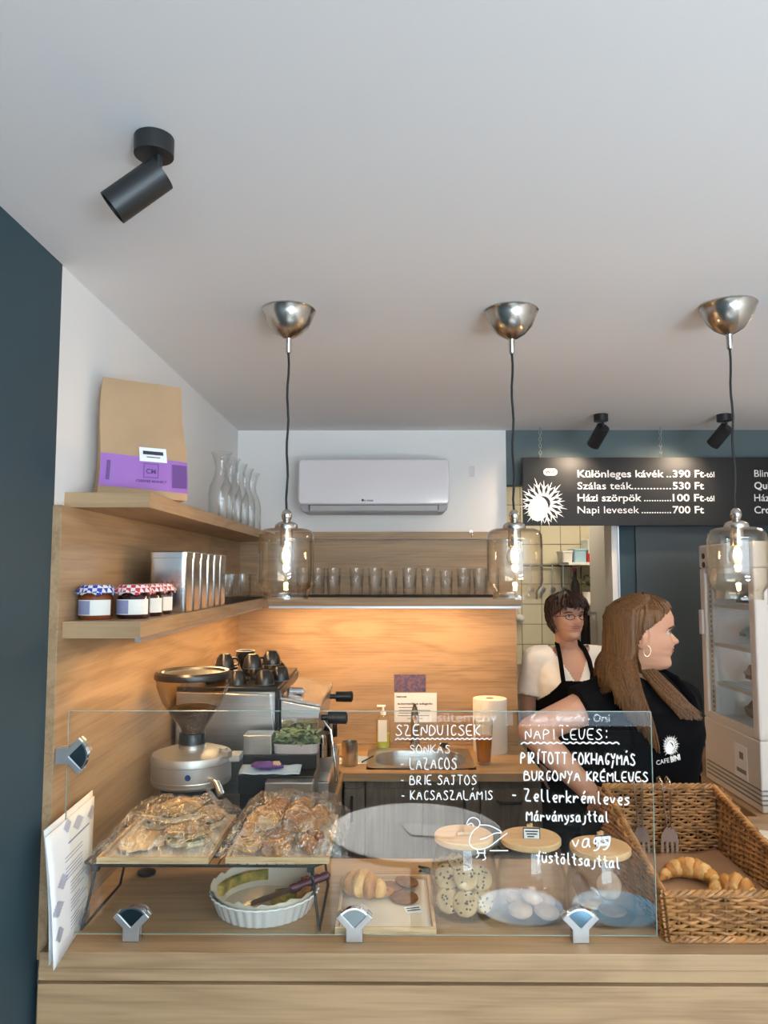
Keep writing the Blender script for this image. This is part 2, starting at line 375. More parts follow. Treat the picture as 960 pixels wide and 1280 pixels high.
MB().box(-.45, 2.45, -2.662, -2.656, .53, 2.38).build('pane', 'glass', w1)
# door frame and door in the partition
d1 = struct('door_1', MB().box(1.22, 2.05, WB - .012, WB + .02, 0, 2.02), 'slate')
MB().cyl((1.28, WB - .05, 1.02), .01, .04, 12, (0, 1, 0)).box(1.27, 1.38, WB - .06, WB - .045, 1.01, 1.03).build('door_handle', 'satin', d1)
struct('trim_2', MB().box(1.100, 1.128, WB - .015, WB + .11, 0, 2.18), 'fwhite')['label'] = 'pale door frame upright of the kitchen opening'
struct('trim_3', MB().box(1.128, 1.136, WB - .02, WB + .11, 0, 2.18), 'alu')
# kitchen tiles, each its own
kt = bpy.data.objects['wall_kitchen']
tm = MB().box(-.072, .072, -.008, 0, -.072, .072).mesh('tile'); tm.materials.append(M['tile'])
for i in range(12):
    for j in range(9):
        o = bpy.data.objects.new('tile', tm); C.objects.link(o); o.parent = kt; o.location = (.62 + i * .15 + random.uniform(-.001, .001), 5.72, 1.13 + j * .15)
# wall cladding in oak
pl = T('wall_panel', 'long oak cladding panel on the left wall behind the shelves', 'panel', (0, 0, 0))
MB().box(WL, -.742, 1.69, WB - .022, ZB, 1.893).build('panel_board', 'oak_y', pl, bevel=.001)
pb = T('wall_panel', 'oak cladding panel on the back wall above the sink', 'panel', (0, 0, 0))
MB().box(-.742, .622, WB - .022, WB, ZB, 1.90).build('panel_board', 'oak_x', pb)
MB().box(.587, .622, WB, WB + .12, ZB, 1.90).build('end_board', 'oak_z', pb)
# shelves
sh = T('wall_shelf', 'upper oak shelf on the left wall carrying the kraft bag and carafes', 'shelf', (0, 0, 0))
MB().box(WL, -.565, 1.757, WB - .0, 1.893, 1.929).build('shelf_board', 'oak_y', sh, bevel=.001)
MB().box(WL, -.565, 1.755, 1.7568, 1.893, 1.929).build('edge_band', 'oak_x', sh)
MB().box(-.565, .60, WB - .05, WB, 1.905, 1.941).build('capping_board', 'oak_x', sh)
s2 = T('wall_shelf', 'lower L-shaped oak shelf with jam jars, tins and glasses', 'shelf', (0, 0, 0))
MB().box(WL + .0235, -.565, 1.7132, 1.7149, 1.592, 1.63).build('edge_band', 'oak_x', s2)
MB().prism([(WL + .0235, 1.715), (-.565, 1.715), (-.545, 3.372), (WL + .0235, 3.372)], 1.592, 1.63, 'xy').build('shelf_board', 'oak_y', s2, bevel=.001)
MB().box(WL + .0235, .585, 3.373, WB - .0225, 1.592, 1.63).build('shelf_board', 'oak_x', s2, bevel=.001)
MB().box(-.54, .585, 3.376, 3.392, 1.582, 1.5915).build('led_profile', 'alu', s2)
MB().box(-.582, -.568, 1.73, 3.37, 1.582, 1.5915).build('led_profile', 'alu', s2)
MB().box(-.53, .57, 3.39, 3.70, 1.631, 1.634).build('shelf_mat', 'mat_black', s2, label='black ribbed mat under the glasses')
MB().box(-.735, -.56, 2.62, 3.36, 1.631, 1.634).build('shelf_mat', 'mat_black', s2)
# switch plate on white wall
p = at(590, 589, WB); tag(MB().box(-.012, .012, -.008, 0, -.025, .025).build('wall_sensor', 'acw'), 'small pale rectangular plate on the white wall right of the air conditioner', 'switch', loc=(p.x, WB, p.z))
p = at(589, 668, WB - .05); tag(MB().tube([(0, 0, .012), (0, -.02, .01), (0, -.025, -.006), (0, -.012, -.012)], .003).cyl((0, 0, .012), .008, -.004, 10, (0, 1, 0)).build('wall_hook', 'nickel'), 'small metal hook on the capping board right of the air conditioner', 'hook', loc=(p.x, WB - .0505, p.z))

# ================================================================ front counter
fc = T('service_counter', 'oak fronted service counter carrying the glass screen', 'counter', (0, 0, 0))
MB().box(-.745, 2.0, 1.675, 2.16, 0, ZC - .033).build('carcass', 'oak_x', fc)
MB().box(-.745, 2.0, 1.662, 1.6749, ZC - .060, ZC - .0335).build('upper_rail', 'oak_x', fc)
MB().box(-.745, 2.0, 1.660, 1.6749, .10, ZC - .067).build('front_panel', 'oak_x', fc, bevel=.001)
MB().box(-.745, 2.0, 1.69, 1.70, 0, .099).build('plinth', 'black', fc)
wt = T('worktop', 'long front oak worktop that holds the food, jars and basket', 'worktop', (0, 0, 0))
MB().box(-.7415, 2.0, 1.655, 2.185, ZC - .033, ZC).build('worktop_board', 'oak_x', wt, bevel=.0015)
MB().box(1.10, 2.0, 2.1855, 2.56, ZC - .033, ZC).build('worktop_board', 'oak_x', wt, bevel=.0015)
MB().box(1.115, 2.0, 2.1865, 2.55, 0, ZC - .034).build('end_panel', 'oak_z', wt)
# back and side worktop (L) with sink cut-out
ZT = ZB - .033
w2 = T('worktop', 'L-shaped oak worktop under the coffee machine and around the sink', 'worktop', (0, 0, 0))
MB().box(-.7415, -.195, 2.1855, 3.21, ZT, ZB).build('worktop_board', 'oak_y', w2)
b = MB(); b.box(-.7415, -.10, 3.2105, 3.7275, ZT, ZB); b.box(.37, .64, 3.2105, 3.7275, ZT, ZB); b.box(-.10, .37, 3.2105, 3.27, ZT, ZB); b.box(-.10, .37, 3.64, 3.7275, ZT, ZB)
b.build('worktop_board', 'oak_x', w2)
MB().box(-.742, .62, 3.715, 3.7275, ZB, ZB + .012).build('edge_strip', 'oak_x', w2)
cb = T('base_cabinet', 'oak base cabinet below the coffee machine along the left wall', 'cabinet', (0, 0, 0))
MB().box(-.74, -.215, 2.19, 3.235, .1, ZT - .001).build('body', 'oak_y', cb)
for k in range(2): MB().box(-.2149, -.198, 2.2 + k * .5, 2.69 + k * .5, .11, ZT - .004).build('door', 'grey_oak', cb, bevel=.001)
def handle(par, x, z, vert, L=.10):
    m = MB()
    if vert: m.tube([(x, 3.229, z - L / 2), (x, 3.206, z - L / 2 + .008), (x, 3.204, z), (x, 3.206, z + L / 2 - .008), (x, 3.229, z + L / 2)], .006)
    else: m.tube([(x - L / 2, 3.229, z), (x - L / 2 + .008, 3.206, z), (x, 3.204, z), (x + L / 2 - .008, 3.206, z), (x + L / 2, 3.229, z)], .006)
    return m.build('handle', 'black', par, True)
for nm, x0, x1, lab in (('a', -.19, -.105, 'narrow grey oak base cabinet at the inner corner left of the sink'), ('b', -.10, .375, 'wide grey oak sink cabinet with two doors under the basin'), ('c', .38, .635, 'grey oak drawer cabinet under the paper towel')):
    c_ = T('base_cabinet', lab, 'cabinet', ((x0 + x1) / 2, 3.45, 0)); c_.location = (0, 0, 0)
    MB().box(x0, x1, 3.2472, 3.72, .1, .70 if nm == 'b' else ZT - .001).build('body', 'grey_oak', c_)
    if nm == 'b': MB().box(x0, x1, 3.2472, 3.262, .7, ZT - .001).build('rail', 'grey_oak', c_)
    if nm == 'a': d = MB().box(x0, x1, 3.229, 3.247, .12, ZT - .035).build('door', 'grey_oak', c_, bevel=.0015); handle(d, -.158, .755, True)
    if nm == 'b':
        d = MB().box(x0, .135, 3.229, 3.247, .12, ZT - .035).build('door', 'grey_oak', c_, bevel=.0015)
        d = MB().box(.138, x1, 3.229, 3.247, .12, ZT - .035).build('door', 'grey_oak', c_, bevel=.0015); handle(d, .31, .745, True)
    if nm == 'c':
        for k, (z0, z1) in enumerate(((.66, ZT - .035), (.40, .655), (.12, .395))):
            d = MB().box(x0, x1, 3.229, 3.247, z0, z1).build('drawer', 'grey_oak', c_, bevel=.0015); handle(d, .50, z1 - .05, False)
# right side counter under the cooler
rc = T('side_counter', 'oak side counter under the display cooler on the right', 'counter', (0, 0, 0))
MB().box(1.262, 2.0, 2.565, 3.70, ZB - .04, ZB).build('worktop_board', 'oak_y', rc, bevel=.001)
MB().box(1.285, 2.0, 2.58, 3.70, 0, ZB - .0405).build('body', 'slate', rc)

# ================================================================ sink, tap
sk = T('kitchen_sink', 'inset stainless steel sink in the back worktop', 'sink', (.135, 3.455, ZB))
m = MB(); m.rings([(0, 0, .004, .232, .182, 14), (0, 0, .006, .232, .182, 14), (0, .0, .006, .205, .160, 3.2), (0, 0, .0, .198, .152, 3.2), (0, 0, -.12, .180, .135, 3.2), (0, 0, -.14, .10, .08, 2.5)], 48, close=False)
m.build('basin', 'steel', sk, True, solid=.002)
MB().cyl((0, 0, -.141), .03, .004, 20).build('drain', 'chrome', sk, True)
tp = T('sink_tap', 'dark chrome single lever tap behind the sink', 'tap', (.12, 3.664, ZB + .001))
m = MB().cyl((0, 0, 0), .024, .03, 20).cyl((0, 0, .03), .020, .12, 20).tube([(0, 0, .11), (0, -.03, .15), (0, -.10, .165), (0, -.145, .15), (0, -.15, .13)], [.012, .012, .011, .011, .012], 12)
m.build('spout', 'nickel', tp, True); MB().tube([(0, 0, .15), (0, .01, .17), (.0, .03, .20)], [.019, .016, .006], 12).build('lever', 'blackp', tp, True)
tag(MB().ell((0, 0, .011), .022, .016, .010, nz=.5, nsc=30).build('dish_sponge', 'black', None, True), 'small dark sponge on the back rim of the sink right of the tap', 'sponge', loc=(.26, 3.652, ZB + .006))

# ================================================================ air conditioner
p0, p1 = at(373, 574, 3.55), at(562, 640, 3.55)
ac = T('air_conditioner', 'glossy white split air conditioner high on the back wall', 'air conditioner', ((p0.x + p1.x) / 2, WB - .001, (p0.z + p1.z) / 2))
hw, hh = (p1.x - p0.x) / 2, (p0.z - p1.z) / 2
def rrect(w, h, r, n=5, cx=0, cz=0):
    P = []
    for (sx, sz, a0) in ((1, 1, 0), (-1, 1, 90), (-1, -1, 180), (1, -1, 270)):
        for i in range(n + 1):
            a = R(a0 + 90 * i / n); P.append((cx + sx * (w - r) + r * math.cos(a), cz + sz * (h - r) + r * math.sin(a)))
    return P
MB().prism(rrect(hw - .006, hh - .004, .03, cz=-.004), -.165, 0).build('body', 'acg', ac, bevel=.006)
MB().prism(rrect(hw, hh * .86, .02, cz=hh * .14), -.205, -.160).build('front_cover', 'acw', ac, True, bevel=.008)
MB().box(-hw + .05, hw - .05, -.178, -.15, -hh + .012, -hh + .052).build('outlet_slot', 'acd', ac)
lv = MB(); lv.box(-hw + .055, hw - .055, -.190, -.176, -hh + .006, -hh + .034); lv.build('louvre', 'acg', ac, bevel=.002)
text('brand_mark', 'o nooa', 'ink', ac, (-.045, -.2062, -hh * .60), .011, bold=.02)
MB().cyl((-.052, -.2062, -hh * .60 + .005), .006, .0008, 14, (0, -1, 0)).build('badge', 'ink', ac)

# ================================================================ pendant lamps
def pendant(px_, cup_y, shade_top, lab, first=None):
    Y = 2.02; c = at(px_, cup_y, Z=CEIL); X = c.x; Y = c.y
    zs = at(px_, shade_top, Y).z; D = CEIL - zs
    if first: return dup(first, (X, Y, CEIL), label=lab)
    t = T('pendant_lamp', lab, 'pendant lamp', (X, Y, CEIL), group='glass pendant lamps over the counter')
    MB().lathe([(.072, -.0005), (.074, -.004), (.070, -.008), (.066, -.022), (.056, -.046), (.038, -.066), (.018, -.078), (.009, -.082), (.008, -.086), (.0075, -.118), (.005, -.122), (0, -.122)], n=40).build('ceiling_cup', 'nickel', t, True)
    pts = [(.002 * math.sin(k * 1.3), .001 * math.sin(k), -.12 - (D - .145) * k / 14) for k in range(15)]; pts[-1] = (0, 0, -D + .024); pts[0] = (0, 0, -.118)
    MB().tube(pts, .0032, 8).build('cable', 'cord', t, True)
    MB().lathe([(0, .028), (.006, .028), (.012, .022), (.0145, .012), (.012, .002), (.009, -.003), (.022, -.007), (.029, -.012), (.031, -.020), (.030, -.026), (0, -.026)], (0, 0, -D), 32).build('lamp_cap', 'nickel', t, True)
    G = MB().lathe([(r * .925, -.024 + (z + .024) * .875) for r, z in [(.031, -.024), (.060, -.024), (.072, -.030), (.078, -.042), (.0795, -.06), (.0795, -.182), (.076, -.196), (.066, -.210), (.0635, -.216), (.0635, -.236), (.0615, -.236), (.0615, -.216), (.064, -.209), (.0735, -.195), (.0775, -.181), (.0775, -.06), (.076, -.043), (.071, -.033), (.06, -.027), (.031, -.027)]], (0, 0, -D), 48)
    G.build('glass_shade', 'amber', t, True)
    MB().cyl((0, 0, -D - .070), .0165, .046, 24).build('bulb_socket', 'nickel', t, True)
    MB().lathe([(.012, -.070), (.014, -.076), (.021, -.088), (.022, -.100), (.017, -.112), (.008, -.119), (0, -.120)], (0, 0, -D), 24).build('bulb_glass', 'amber', t, True)
    MB().lathe([(0, -.074), (.006, -.077), (.0095, -.086), (.010, -.098), (.007, -.106), (0, -.110)], (0, 0, -D), 16).build('filament', 'bulb', t, True, label='glowing warm filament')
    l = bpy.data.lights.new('bulb_light', 'POINT'); l.energy = 2.6; l.color = (1, .68, .36); l.shadow_soft_size = .008
    lo = bpy.data.objects.new('bulb_light', l); C.objects.link(lo); lo.parent = t; lo.location = (0, 0, -D - .114)
    return t
# the cups meet the ceiling at the same row
L1 = pendant(361, 387, 650, 'leftmost glass pendant lamp hanging before the air conditioner')
pendant(639, 388, 650, 'middle glass pendant lamp hanging left of the black menu board', L1)
pendant(910, 381, 650, 'rightmost glass pendant lamp hanging over the wicker basket', L1)

# ================================================================ ceiling spots
def spot(px_, py_, dia, L, aim, lab, power=0, sc=1):
    c = at(px_, py_, Z=CEIL)
    t = T('ceiling_spot', lab, 'spotlight', (c.x, c.y, CEIL), group='black ceiling spotlights')
    MB().cyl((0, 0, -.032 * sc), .032 * sc, .0315 * sc, 32).build('ceiling_base', 'black', t, True, bevel=.001)
    MB().tube([(.008 * sc, 0, -.030 * sc), (.008 * sc, 0, -.060 * sc), (.004 * sc, 0, -.068 * sc)], .006 * sc, 12).build('arm', 'black', t, True)
    d = Vector(aim).normalized(); o = Vector((.004 * sc, 0, -.068 * sc)) - d * .012 * sc
    r = dia / 2
    MB().lathe([(0, 0), (r, 0), (r, L), (r - .003, L), (r - .003, L - .012), (0, L - .014)], o, 36, d).build('lamp_head', 'black', t, True)
    if power:
        MB().lathe([(0, 0), (r - .005, 0), (0, .001)], o + d * (L - .0125), 24, d).build('lamp_lens', emis('spot lens', (1, .8, .6), 14), t)
        l = bpy.data.lights.new('spot_beam', 'SPOT'); l.energy = power; l.spot_size = R(105); l.spot_blend = .7; l.color = (1, .80, .58); l.shadow_soft_size = .02
        lo = bpy.data.objects.new('spot_beam', l); C.objects.link(lo); lo.parent = t; lo.location = o + d * (L + .006)
        lo.rotation_euler = Vector((0, 0, -1)).rotation_difference(d).to_euler()
    return t
spot(193, 172, .056, .100, (-.78, -.1, -.66), 'large near black ceiling spotlight at the upper left')
spot(751, 518, .060, .105, (-.26, .70, -.66), 'black ceiling spotlight above the middle of the menu board', 11, 1)
spot(905, 518, .060, .105, (-.36, .68, -.64), 'black ceiling spotlight behind the rightmost pendant cable', 11, 1)

# ================================================================ hanging sign
YS = 3.66
a, b_ = at(653, 572, YS), at(653, 657, YS)
sg = T('menu_board', 'long black menu board with white lettering hung on chains', 'sign', (a.x, YS, b_.z))
SW, SH = 1.62, a.z - b_.z
MB().box(0, SW, 0, .018, 0, SH).build('board', 'signb', sg, bevel=.001)
def sl_(px, py): q = at(px, py, YS - .001); return (q.x - a.x, -.0012, q.z - b_.z)
for i, (l1, b1, d1_, p1_, suf) in enumerate((('Különleges kávék', 1, ' ..', '390 Ft', '-tól'), ('Szálas teák', 0, ' .............', '530 Ft', ''), ('Házi szörpök', 1, ' ...........', '100 Ft', '-tól'), ('Napi levesek', 0, ' ............', '700 Ft', ''))):
    y = 596.5 + i * 15; bo = .016 if b1 else .0
    w = at((830, 790, 802, 799)[i], y, YS).x - at(722, y, YS).x
    text('lettering', l1, 'signw', sg, sl_(722, y), .036, bold=bo, width=w)
    x0 = (833, 789, 805, 802)[i]
    text('lettering', d1_.strip(), 'signw', sg, sl_(x0, y), .036, bold=.01, width=at(839, y, YS).x - at(x0, y, YS).x)
    text('lettering', p1_, 'signw', sg, sl_(841, y), .036, bold=.016, width=at(880, y, YS).x - at(841, y, YS).x)
    if suf: text('lettering', suf, 'signw', sg, sl_(880.5, y), .028, bold=.01, width=at(893, y, YS).x - at(880.5, y, YS).x)
for i, (s_, bo) in enumerate((('Blini', .004), ('Qui', .016), ('Házi', .004), ('Cro', .016))):
    text('lettering', s_, 'signw', sg, sl_(943, 596 + i * 15.2), .036, bold=bo)
q = sl_(688, 590)
MB().prism(rrect(.034, .017, .0168, cx=q[0], cz=q[2]), -.0012, 0).build('badge', 'signw', sg, label='small white wifi badge')
text('lettering', 'WiFi', 'signb', sg, (q[0] - .026, -.0022, q[2] - .008), .016, bold=.02, width=.052)
def dandelion(par, c, Rr, m='signw', y=-.0012, n=17, seed=3):
    rd = random.Random(seed); mb = MB()
    ex, ez = c[0] - Rr * .20, c[1] - Rr * .22                # oval body, leaves fan out around it
    P = [(ex + Rr * .38 * math.cos(t) - .1 * Rr * math.sin(t), ez + Rr * .46 * math.sin(t) + .16 * Rr * math.cos(t)) for t in [2 * PI * k / 28 for k in range(28)]]
    mb.prism(P, y * 2, 0)
    for k in range(n):
        t = R(-100) + R(325) * k / (n - 1); L = Rr * rd.uniform(.86, 1.06)
        r0 = Rr * .28
        ax, az = c[0] + r0 * math.cos(t), c[1] + r0 * math.sin(t); bx, bz = c[0] + L * math.cos(t + .08), c[1] + L * math.sin(t + .08)
        w = Rr * .058; nx, nz = -math.sin(t), math.cos(t)
        mb.prism([(ax - nx * w, az - nz * w), (bx, bz), (ax + nx * w * 1.3, az + nz * w * 1.3)], y - k * .00002, 0)
        for s_ in (-1, 1):
            f = .45; mx, mz = ax + (bx - ax) * f, az + (bz - az) * f; t2 = t + s_ * .60
            mb.prism([(mx - nx * w * .8, mz - nz * w * .8), (mx + Rr * .26 * math.cos(t2), mz + Rr * .26 * math.sin(t2)), (mx + nx * w * .8, mz + nz * w * .8)], y * .8 - k * .00001 - s_ * .00006, 0)
    return mb
q = sl_(679, 629); dandelion(sg, (q[0], q[2]), .124).build('emblem', 'signw', sg, label='white leafy dandelion emblem')
def chain(px_, py0, Y, par, lx=0):
    q = at(px_, py0, Y); z0 = CEIL - q.z
    n = 9; L = (CEIL - a.z) / n; mb = MB()
    for k in range(n):
        zc = SH + L * (k + .5)
        P = []
        for i in range(11):
            t = 2 * PI * i / 10; u, v = .006 * math.cos(t), (L * .62) * math.sin(t)
            P.append((lx + (u if k % 2 else 0), .009 + (0 if k % 2 else u), zc + v))
        mb.tube(P, .0018, 5)
    mb.build('chain', 'satin', par, True)
for px_ in (676, 827): chain(px_, 550, YS, sg, sl_(px_, 572)[0])
chain(0, 550, YS, sg, 1.5)
# ================================================================ shelf things
ZU, ZL = 1.9295, 1.6305
kb = T('coffee_bag', 'kraft paper coffee bag with purple label on the upper left shelf', 'bag', (-.645, 1.935, ZU), rz=R(33)); kb.scale = (1.06, 1.0, 1.04)
def bagp(u, v, front):       # u across, v up
    w = .108 - .012 * v; dpt = (.040 * (1 - v) ** .7 + .002) * (1 - .12 * math.sin(PI * u)); 
    x = (u * 2 - 1) * w + .004 * math.sin(v * 6); y = (-1 if front else 1) * dpt * (.55 + .45 * math.sin(PI * min(max(u, .0), 1)) ** .5)
    cr = .003 * noise.noise(Vector((u * 5, v * 6, front * 4)))
    return Vector((x, y + cr, .296 * v))
m = MB(); n_ = 14
ringsv = []
for j in range(n_ + 1):
    v = j / n_; row = [bagp(i / 10, v, 1) for i in range(11)] + [bagp(1 - i / 10, v, 0) for i in range(11)]
    if j == 0:
        for q in row: q.z = 0
    ringsv.append(row)
k = len(ringsv[0]); vs = [q for r in ringsv for q in r]
fs = [(j * k + i, j * k + (i + 1) % k, (j + 1) * k + (i + 1) % k, (j + 1) * k + i) for j in range(n_) for i in range(k)] + [tuple(range(k))[::-1], tuple(range(n_ * k, n_ * k + k))]
m.add(vs, fs); m.build('bag_body', 'kraft', kb, True)
def band(v0, v1, u0, u1, off, nm, mt, lab=None, skew=0):
    return MB().grid(lambda u, v: bagp(u0 + (u1 - u0) * u, v0 + (v1 - v0) * v + skew * u, 1) + Vector((0, -off, 0)), 14, 4).build(nm, mt, kb, True, label=lab)
band(.09, .36, .0, 1, .0018, 'purple_band', 'purple', 'purple printed band', skew=-.03)
band(.31, .43, .42, .74, .003, 'white_label', 'paper', 'white sticker with dark print')
band(.37, .40, .46, .70, .0042, 'print', 'ink'); band(.345, .352, .50, .66, .0042, 'print', 'ink')
p = bagp(.55, .25, 1)
fr = MB()
for x0, x1, z0, z1 in ((-.018, .018, .016, .0175), (-.018, .018, -.0175, -.016), (-.018, -.0165, -.0175, .0175), (.0165, .018, -.0175, .0175)): fr.box(x0, x1, -.0005, .0005, z0, z1)
o = fr.build('logo_frame', 'purpled', kb); o.location = p + Vector((0, -.0045, -.005))
text('lettering', 'CM', 'purpled', kb, p + Vector((-.012, -.005, -.012)), .012, bold=.02)
text('lettering', 'CSERPES MUHELY', 'purpled', kb, p + Vector((-.036, -.005, -.034)), .006, bold=.03, width=.075)
band(.10, .30, .80, .98, .0035, 'print', 'purpled'); band(.14, .30, .06, .10, .0035, 'print', 'purpled')

def carafe(loc, lab, first=None):
    if first: return dup(first, loc, label=lab)
    t = T('glass_carafe', lab, 'carafe', loc, group='glass carafes on the upper shelf')
    MB().lathe([(0, .004), (.040, .004), (.045, .012), (.045, .10), (.040, .135), (.024, .175), (.021, .20), (.030, .245), (.038, .262), (.040, .262), (.0325, .245), (.0235, .2), (.027, .173), (.043, .134), (.048, .10), (.048, .008), (.044, 0), (0, 0)], n=32).build('carafe_glass', 'glass', t, True)
    return t
c0 = None
for i, y in enumerate((2.80, 2.96, 3.11, 3.25, 3.40)):
    r = carafe((-.632, y, ZU), 'clear glass carafe on the upper shelf, %s from the kraft bag' % ordn(i), c0); c0 = c0 or r

def jam(loc, lab, cloth, jm, rz=0, first=None, sc=1):
    if first: return dup(first, loc, rz, lab)
    t = T('jam_jar', lab, 'jar', loc, rz)
    MB().lathe([(0, 0), (.034, 0), (.037, .005), (.037, .052), (.032, .060), (0, .060)], n=28).build('jam', jm, t, True)
    MB().lathe([(0, -.0), (.036, -.0), (.039, .005), (.039, .053), (.033, .062), (.031, .066), (0, .066)], n=28).build('glass_body', 'glass', t, True)
    MB().grid(lambda u, v: Vector(((.0402) * math.sin((u - .5) * 2.3), -(.0402) * math.cos((u - .5) * 2.3), .010 + .036 * v)), 14, 1).build('paper_label', 'lab', t, True)
    m = MB().lathe([((0.0405), a) for a in (.0, .0)], n=4)
    m = MB()
    m.grid(lambda u, v: Vector((.0408 * math.sin((u * .45 - .5) * 2.3), -.0408 * math.cos((u * .45 - .5) * 2.3), .012 + .032 * v)), 8, 1); m.build('printed_panel', 'inkb', t, True)
    MB().lathe([(.036, .062), (.0365, .066), (.0365, .078), (.034, .080), (0, .080)], n=28).build('lid', cloth, t, True)
    m = MB(); n = 40; vs = []; 
    for i in range(n):
        a = 2 * PI * i / n; k = math.sin(a * 9)
        vs.append((.034 * math.cos(a), .034 * math.sin(a), .080))
        vs.append((.0385 * math.cos(a), .0385 * math.sin(a), .074 + .001 * k))
        vs.append(((.046 + .004 * k) * math.cos(a), (.046 + .004 * k) * math.sin(a), .060 + .004 * math.sin(a * 7 + 1)))
    m.add(vs + [(0, 0, .0815)], [(i * 3 + j, ((i + 1) % n) * 3 + j, ((i + 1) % n) * 3 + j + 1, i * 3 + j + 1) for i in range(n) for j in (0, 1)] + [(n * 3, i * 3, ((i + 1) % n) * 3) for i in range(n)])
    m.build('cloth_cover', cloth, t, True, solid=.001)
    return t
def onL(px, Y): q = at(px, 760, Y); return (q.x, Y, ZL)
jam(onL(120, 1.80), 'jam jar with blue gingham cover at the near end of the lower shelf', 'gingham_b', 'jamo', R(8))
r1 = jam(onL(167, 1.835), 'jam jar with red gingham cover, nearest of the red ones', 'gingham_r', 'jamd', R(8))
jam(onL(184, 1.925), 'jam jar with red gingham cover, middle of the red ones', 'gingham_r', 'jamd', R(14), r1)
jam(onL(197, 2.02), 'jam jar with red gingham cover beside the first tin box', 'gingham_r', 'jamd', R(20), r1)

t0 = None
for i in range(6):
    Y = 2.115 + i * .086
    lab = 'plain metal tin box, %s in its row from the jam jars' % ordn(i)
    if t0: dup(t0, (-.612, Y, ZL), rz=R(random.uniform(-2, 2)), label=lab); continue
    t0 = T('tin_box', lab, 'tin', (-.612, Y, ZL), group='metal tins on the lower shelf')
    m = MB(); m.rings([(0, 0, 0, .049, .036, 9), (0, 0, .003, .0505, .0375, 9), (0, 0, .150, .0505, .0375, 9)], 40); m.build('tin_body', 'tin', t0, True)
    m = MB(); m.rings([(0, 0, .1505, .0525, .0395, 9), (0, 0, .166, .0525, .0395, 9), (0, 0, .169, .050, .037, 9)], 40); m.build('tin_lid', 'tin', t0, True)

def mug(loc, rz, lab, first=None):
    if first: return dup(first, loc, rz, lab)
    t = T('glass_mug', lab, 'mug', loc, rz, group='glass mugs on the lower left shelf')
    MB().lathe([(0, .006), (.030, .006), (.036, .020), (.038, .10), (.040, .10), (.039, .016), (.033, 0), (0, 0)], n=28).build('mug_glass', 'glass', t, True)
    MB().tube([(.037, 0, .082), (.058, 0, .080), (.068, 0, .060), (.060, 0, .034), (.037, 0, .022)], .0045, 8).build('handle', 'glass', t, True)
    return t
m0 = None
for i, (x, y) in enumerate(((-.635, 2.72), (-.625, 2.86), (-.632, 3.01), (-.622, 3.17))):
    r = mug((x, y, ZL + .004), R(-70 + 15 * i), 'clear glass mug on the lower left shelf, %s behind the tins' % ordn(i), m0); m0 = m0 or r

def tumbler(loc, lab, inv, first=None):
    if first: return dup(first, loc, label=lab)
    t = T('glass_tumbler', lab, 'glass', loc, group='stacked tumblers on the back shelf')
    pr = [(0, .008), (.024, .008), (.027, .016), (.0325, .092), (.0345, .092), (.029, .012), (.026, 0), (0, 0)]
    MB().lathe(pr, n=24).build('tumbler_glass', 'glass', t, True)
    m = MB()
    for k in range(12):
        a = 2 * PI * k / 12; m.tube([(.0278 * math.cos(a), .0278 * math.sin(a), .010), (.0318 * math.cos(a), .0318 * math.sin(a), .060)], .0012, 5)
    m.build('cut_ribs', 'glass', t, True)
    return t
g0 = None
for i, px_ in enumerate((379, 397, 417, 445.5, 469, 489, 512, 536, 558, 581, 600, 617)):
    q = at(px_, 745, 3.50); sc = .9 if i in (5, 8) else 1.0
    for lvl in (0, 1):
        lab = 'clear tumbler on the back shelf, %s of the %s stack from the left' % (('bottom', 'top')[lvl], ordn(i))
        r = tumbler((q.x, 3.50 + (i % 2) * .03, ZL + .0035 + lvl * .036 * sc), lab, 0, g0)
        r.scale = (sc, sc, sc); g0 = g0 or r

# ================================================================ coffee grinder
GX, GY = -.598, 2.32
g = T('coffee_grinder', 'silver coffee grinder with a large smoky bean hopper at the left', 'grinder', (GX, GY, ZB + .0006))
MB().rings([(0, 0, 0, .10, .13, 5), (0, 0, .012, .10, .13, 5), (0, 0, .016, .095, .125, 5)], 36).build('foot', 'blackp', g, True)
MB().rings([(0, .01, .016, .085, .10, 3.5), (0, .01, .205, .085, .10, 3.5)], 36).build('column', 'blackp', g, True)
MB().lathe([(0, .205), (.112, .205), (.118, .212), (.118, .268), (.120, .270), (.120, .282), (.116, .292), (.085, .302), (.048, .306), (0, .306)], n=48).build('grinder_body', 'satin', g, True)
MB().lathe([(.1185, .222), (.1192, .224), (.1185, .226)], n=48).build('trim_ring', 'steel', g, True)
MB().lathe([(0, .306), (.040, .306), (.040, .318), (.038, .320), (0, .320)], n=32).build('collar', 'steel', g, True)
MB().lathe([(0, .320), (.042, .320), (.038, .350), (0, .350)], n=32).build('hopper_collar', 'blackp', g, True)
MB().lathe([(.035, .350), (.040, .365), (.062, .400), (.092, .445), (.108, .490), (.112, .520), (.110, .520), (.106, .490), (.090, .447), (.060, .402), (.038, .367), (.033, .350)], n=48).build('hopper', 'hopper', g, True)
MB().lathe([(0, .351), (.030, .351), (.036, .367), (.058, .400), (.073, .423), (.050, .430), (0, .434)], n=40).build('coffee_beans', 'beans', g, True, stuff=True)
MB().lathe([(.102, .514), (.115, .514), (.116, .520), (.114, .530), (.106, .536), (.095, .534), (.090, .528), (0, .526)], n=48).build('hopper_lid', 'blackp', g, True)
MB().cyl((.02, -.1175, .247), .0085, .003, 20, (0, -1, 0)).build('badge', 'coin', g, True)
m = MB().tube([(.10, -.02, .29), (.10, -.02, .31)], .012, 14).tube([(.10, -.045, .295), (.128, -.06, .300)], .010, 12); m.build('adjusting_knob', 'satin', g, True)
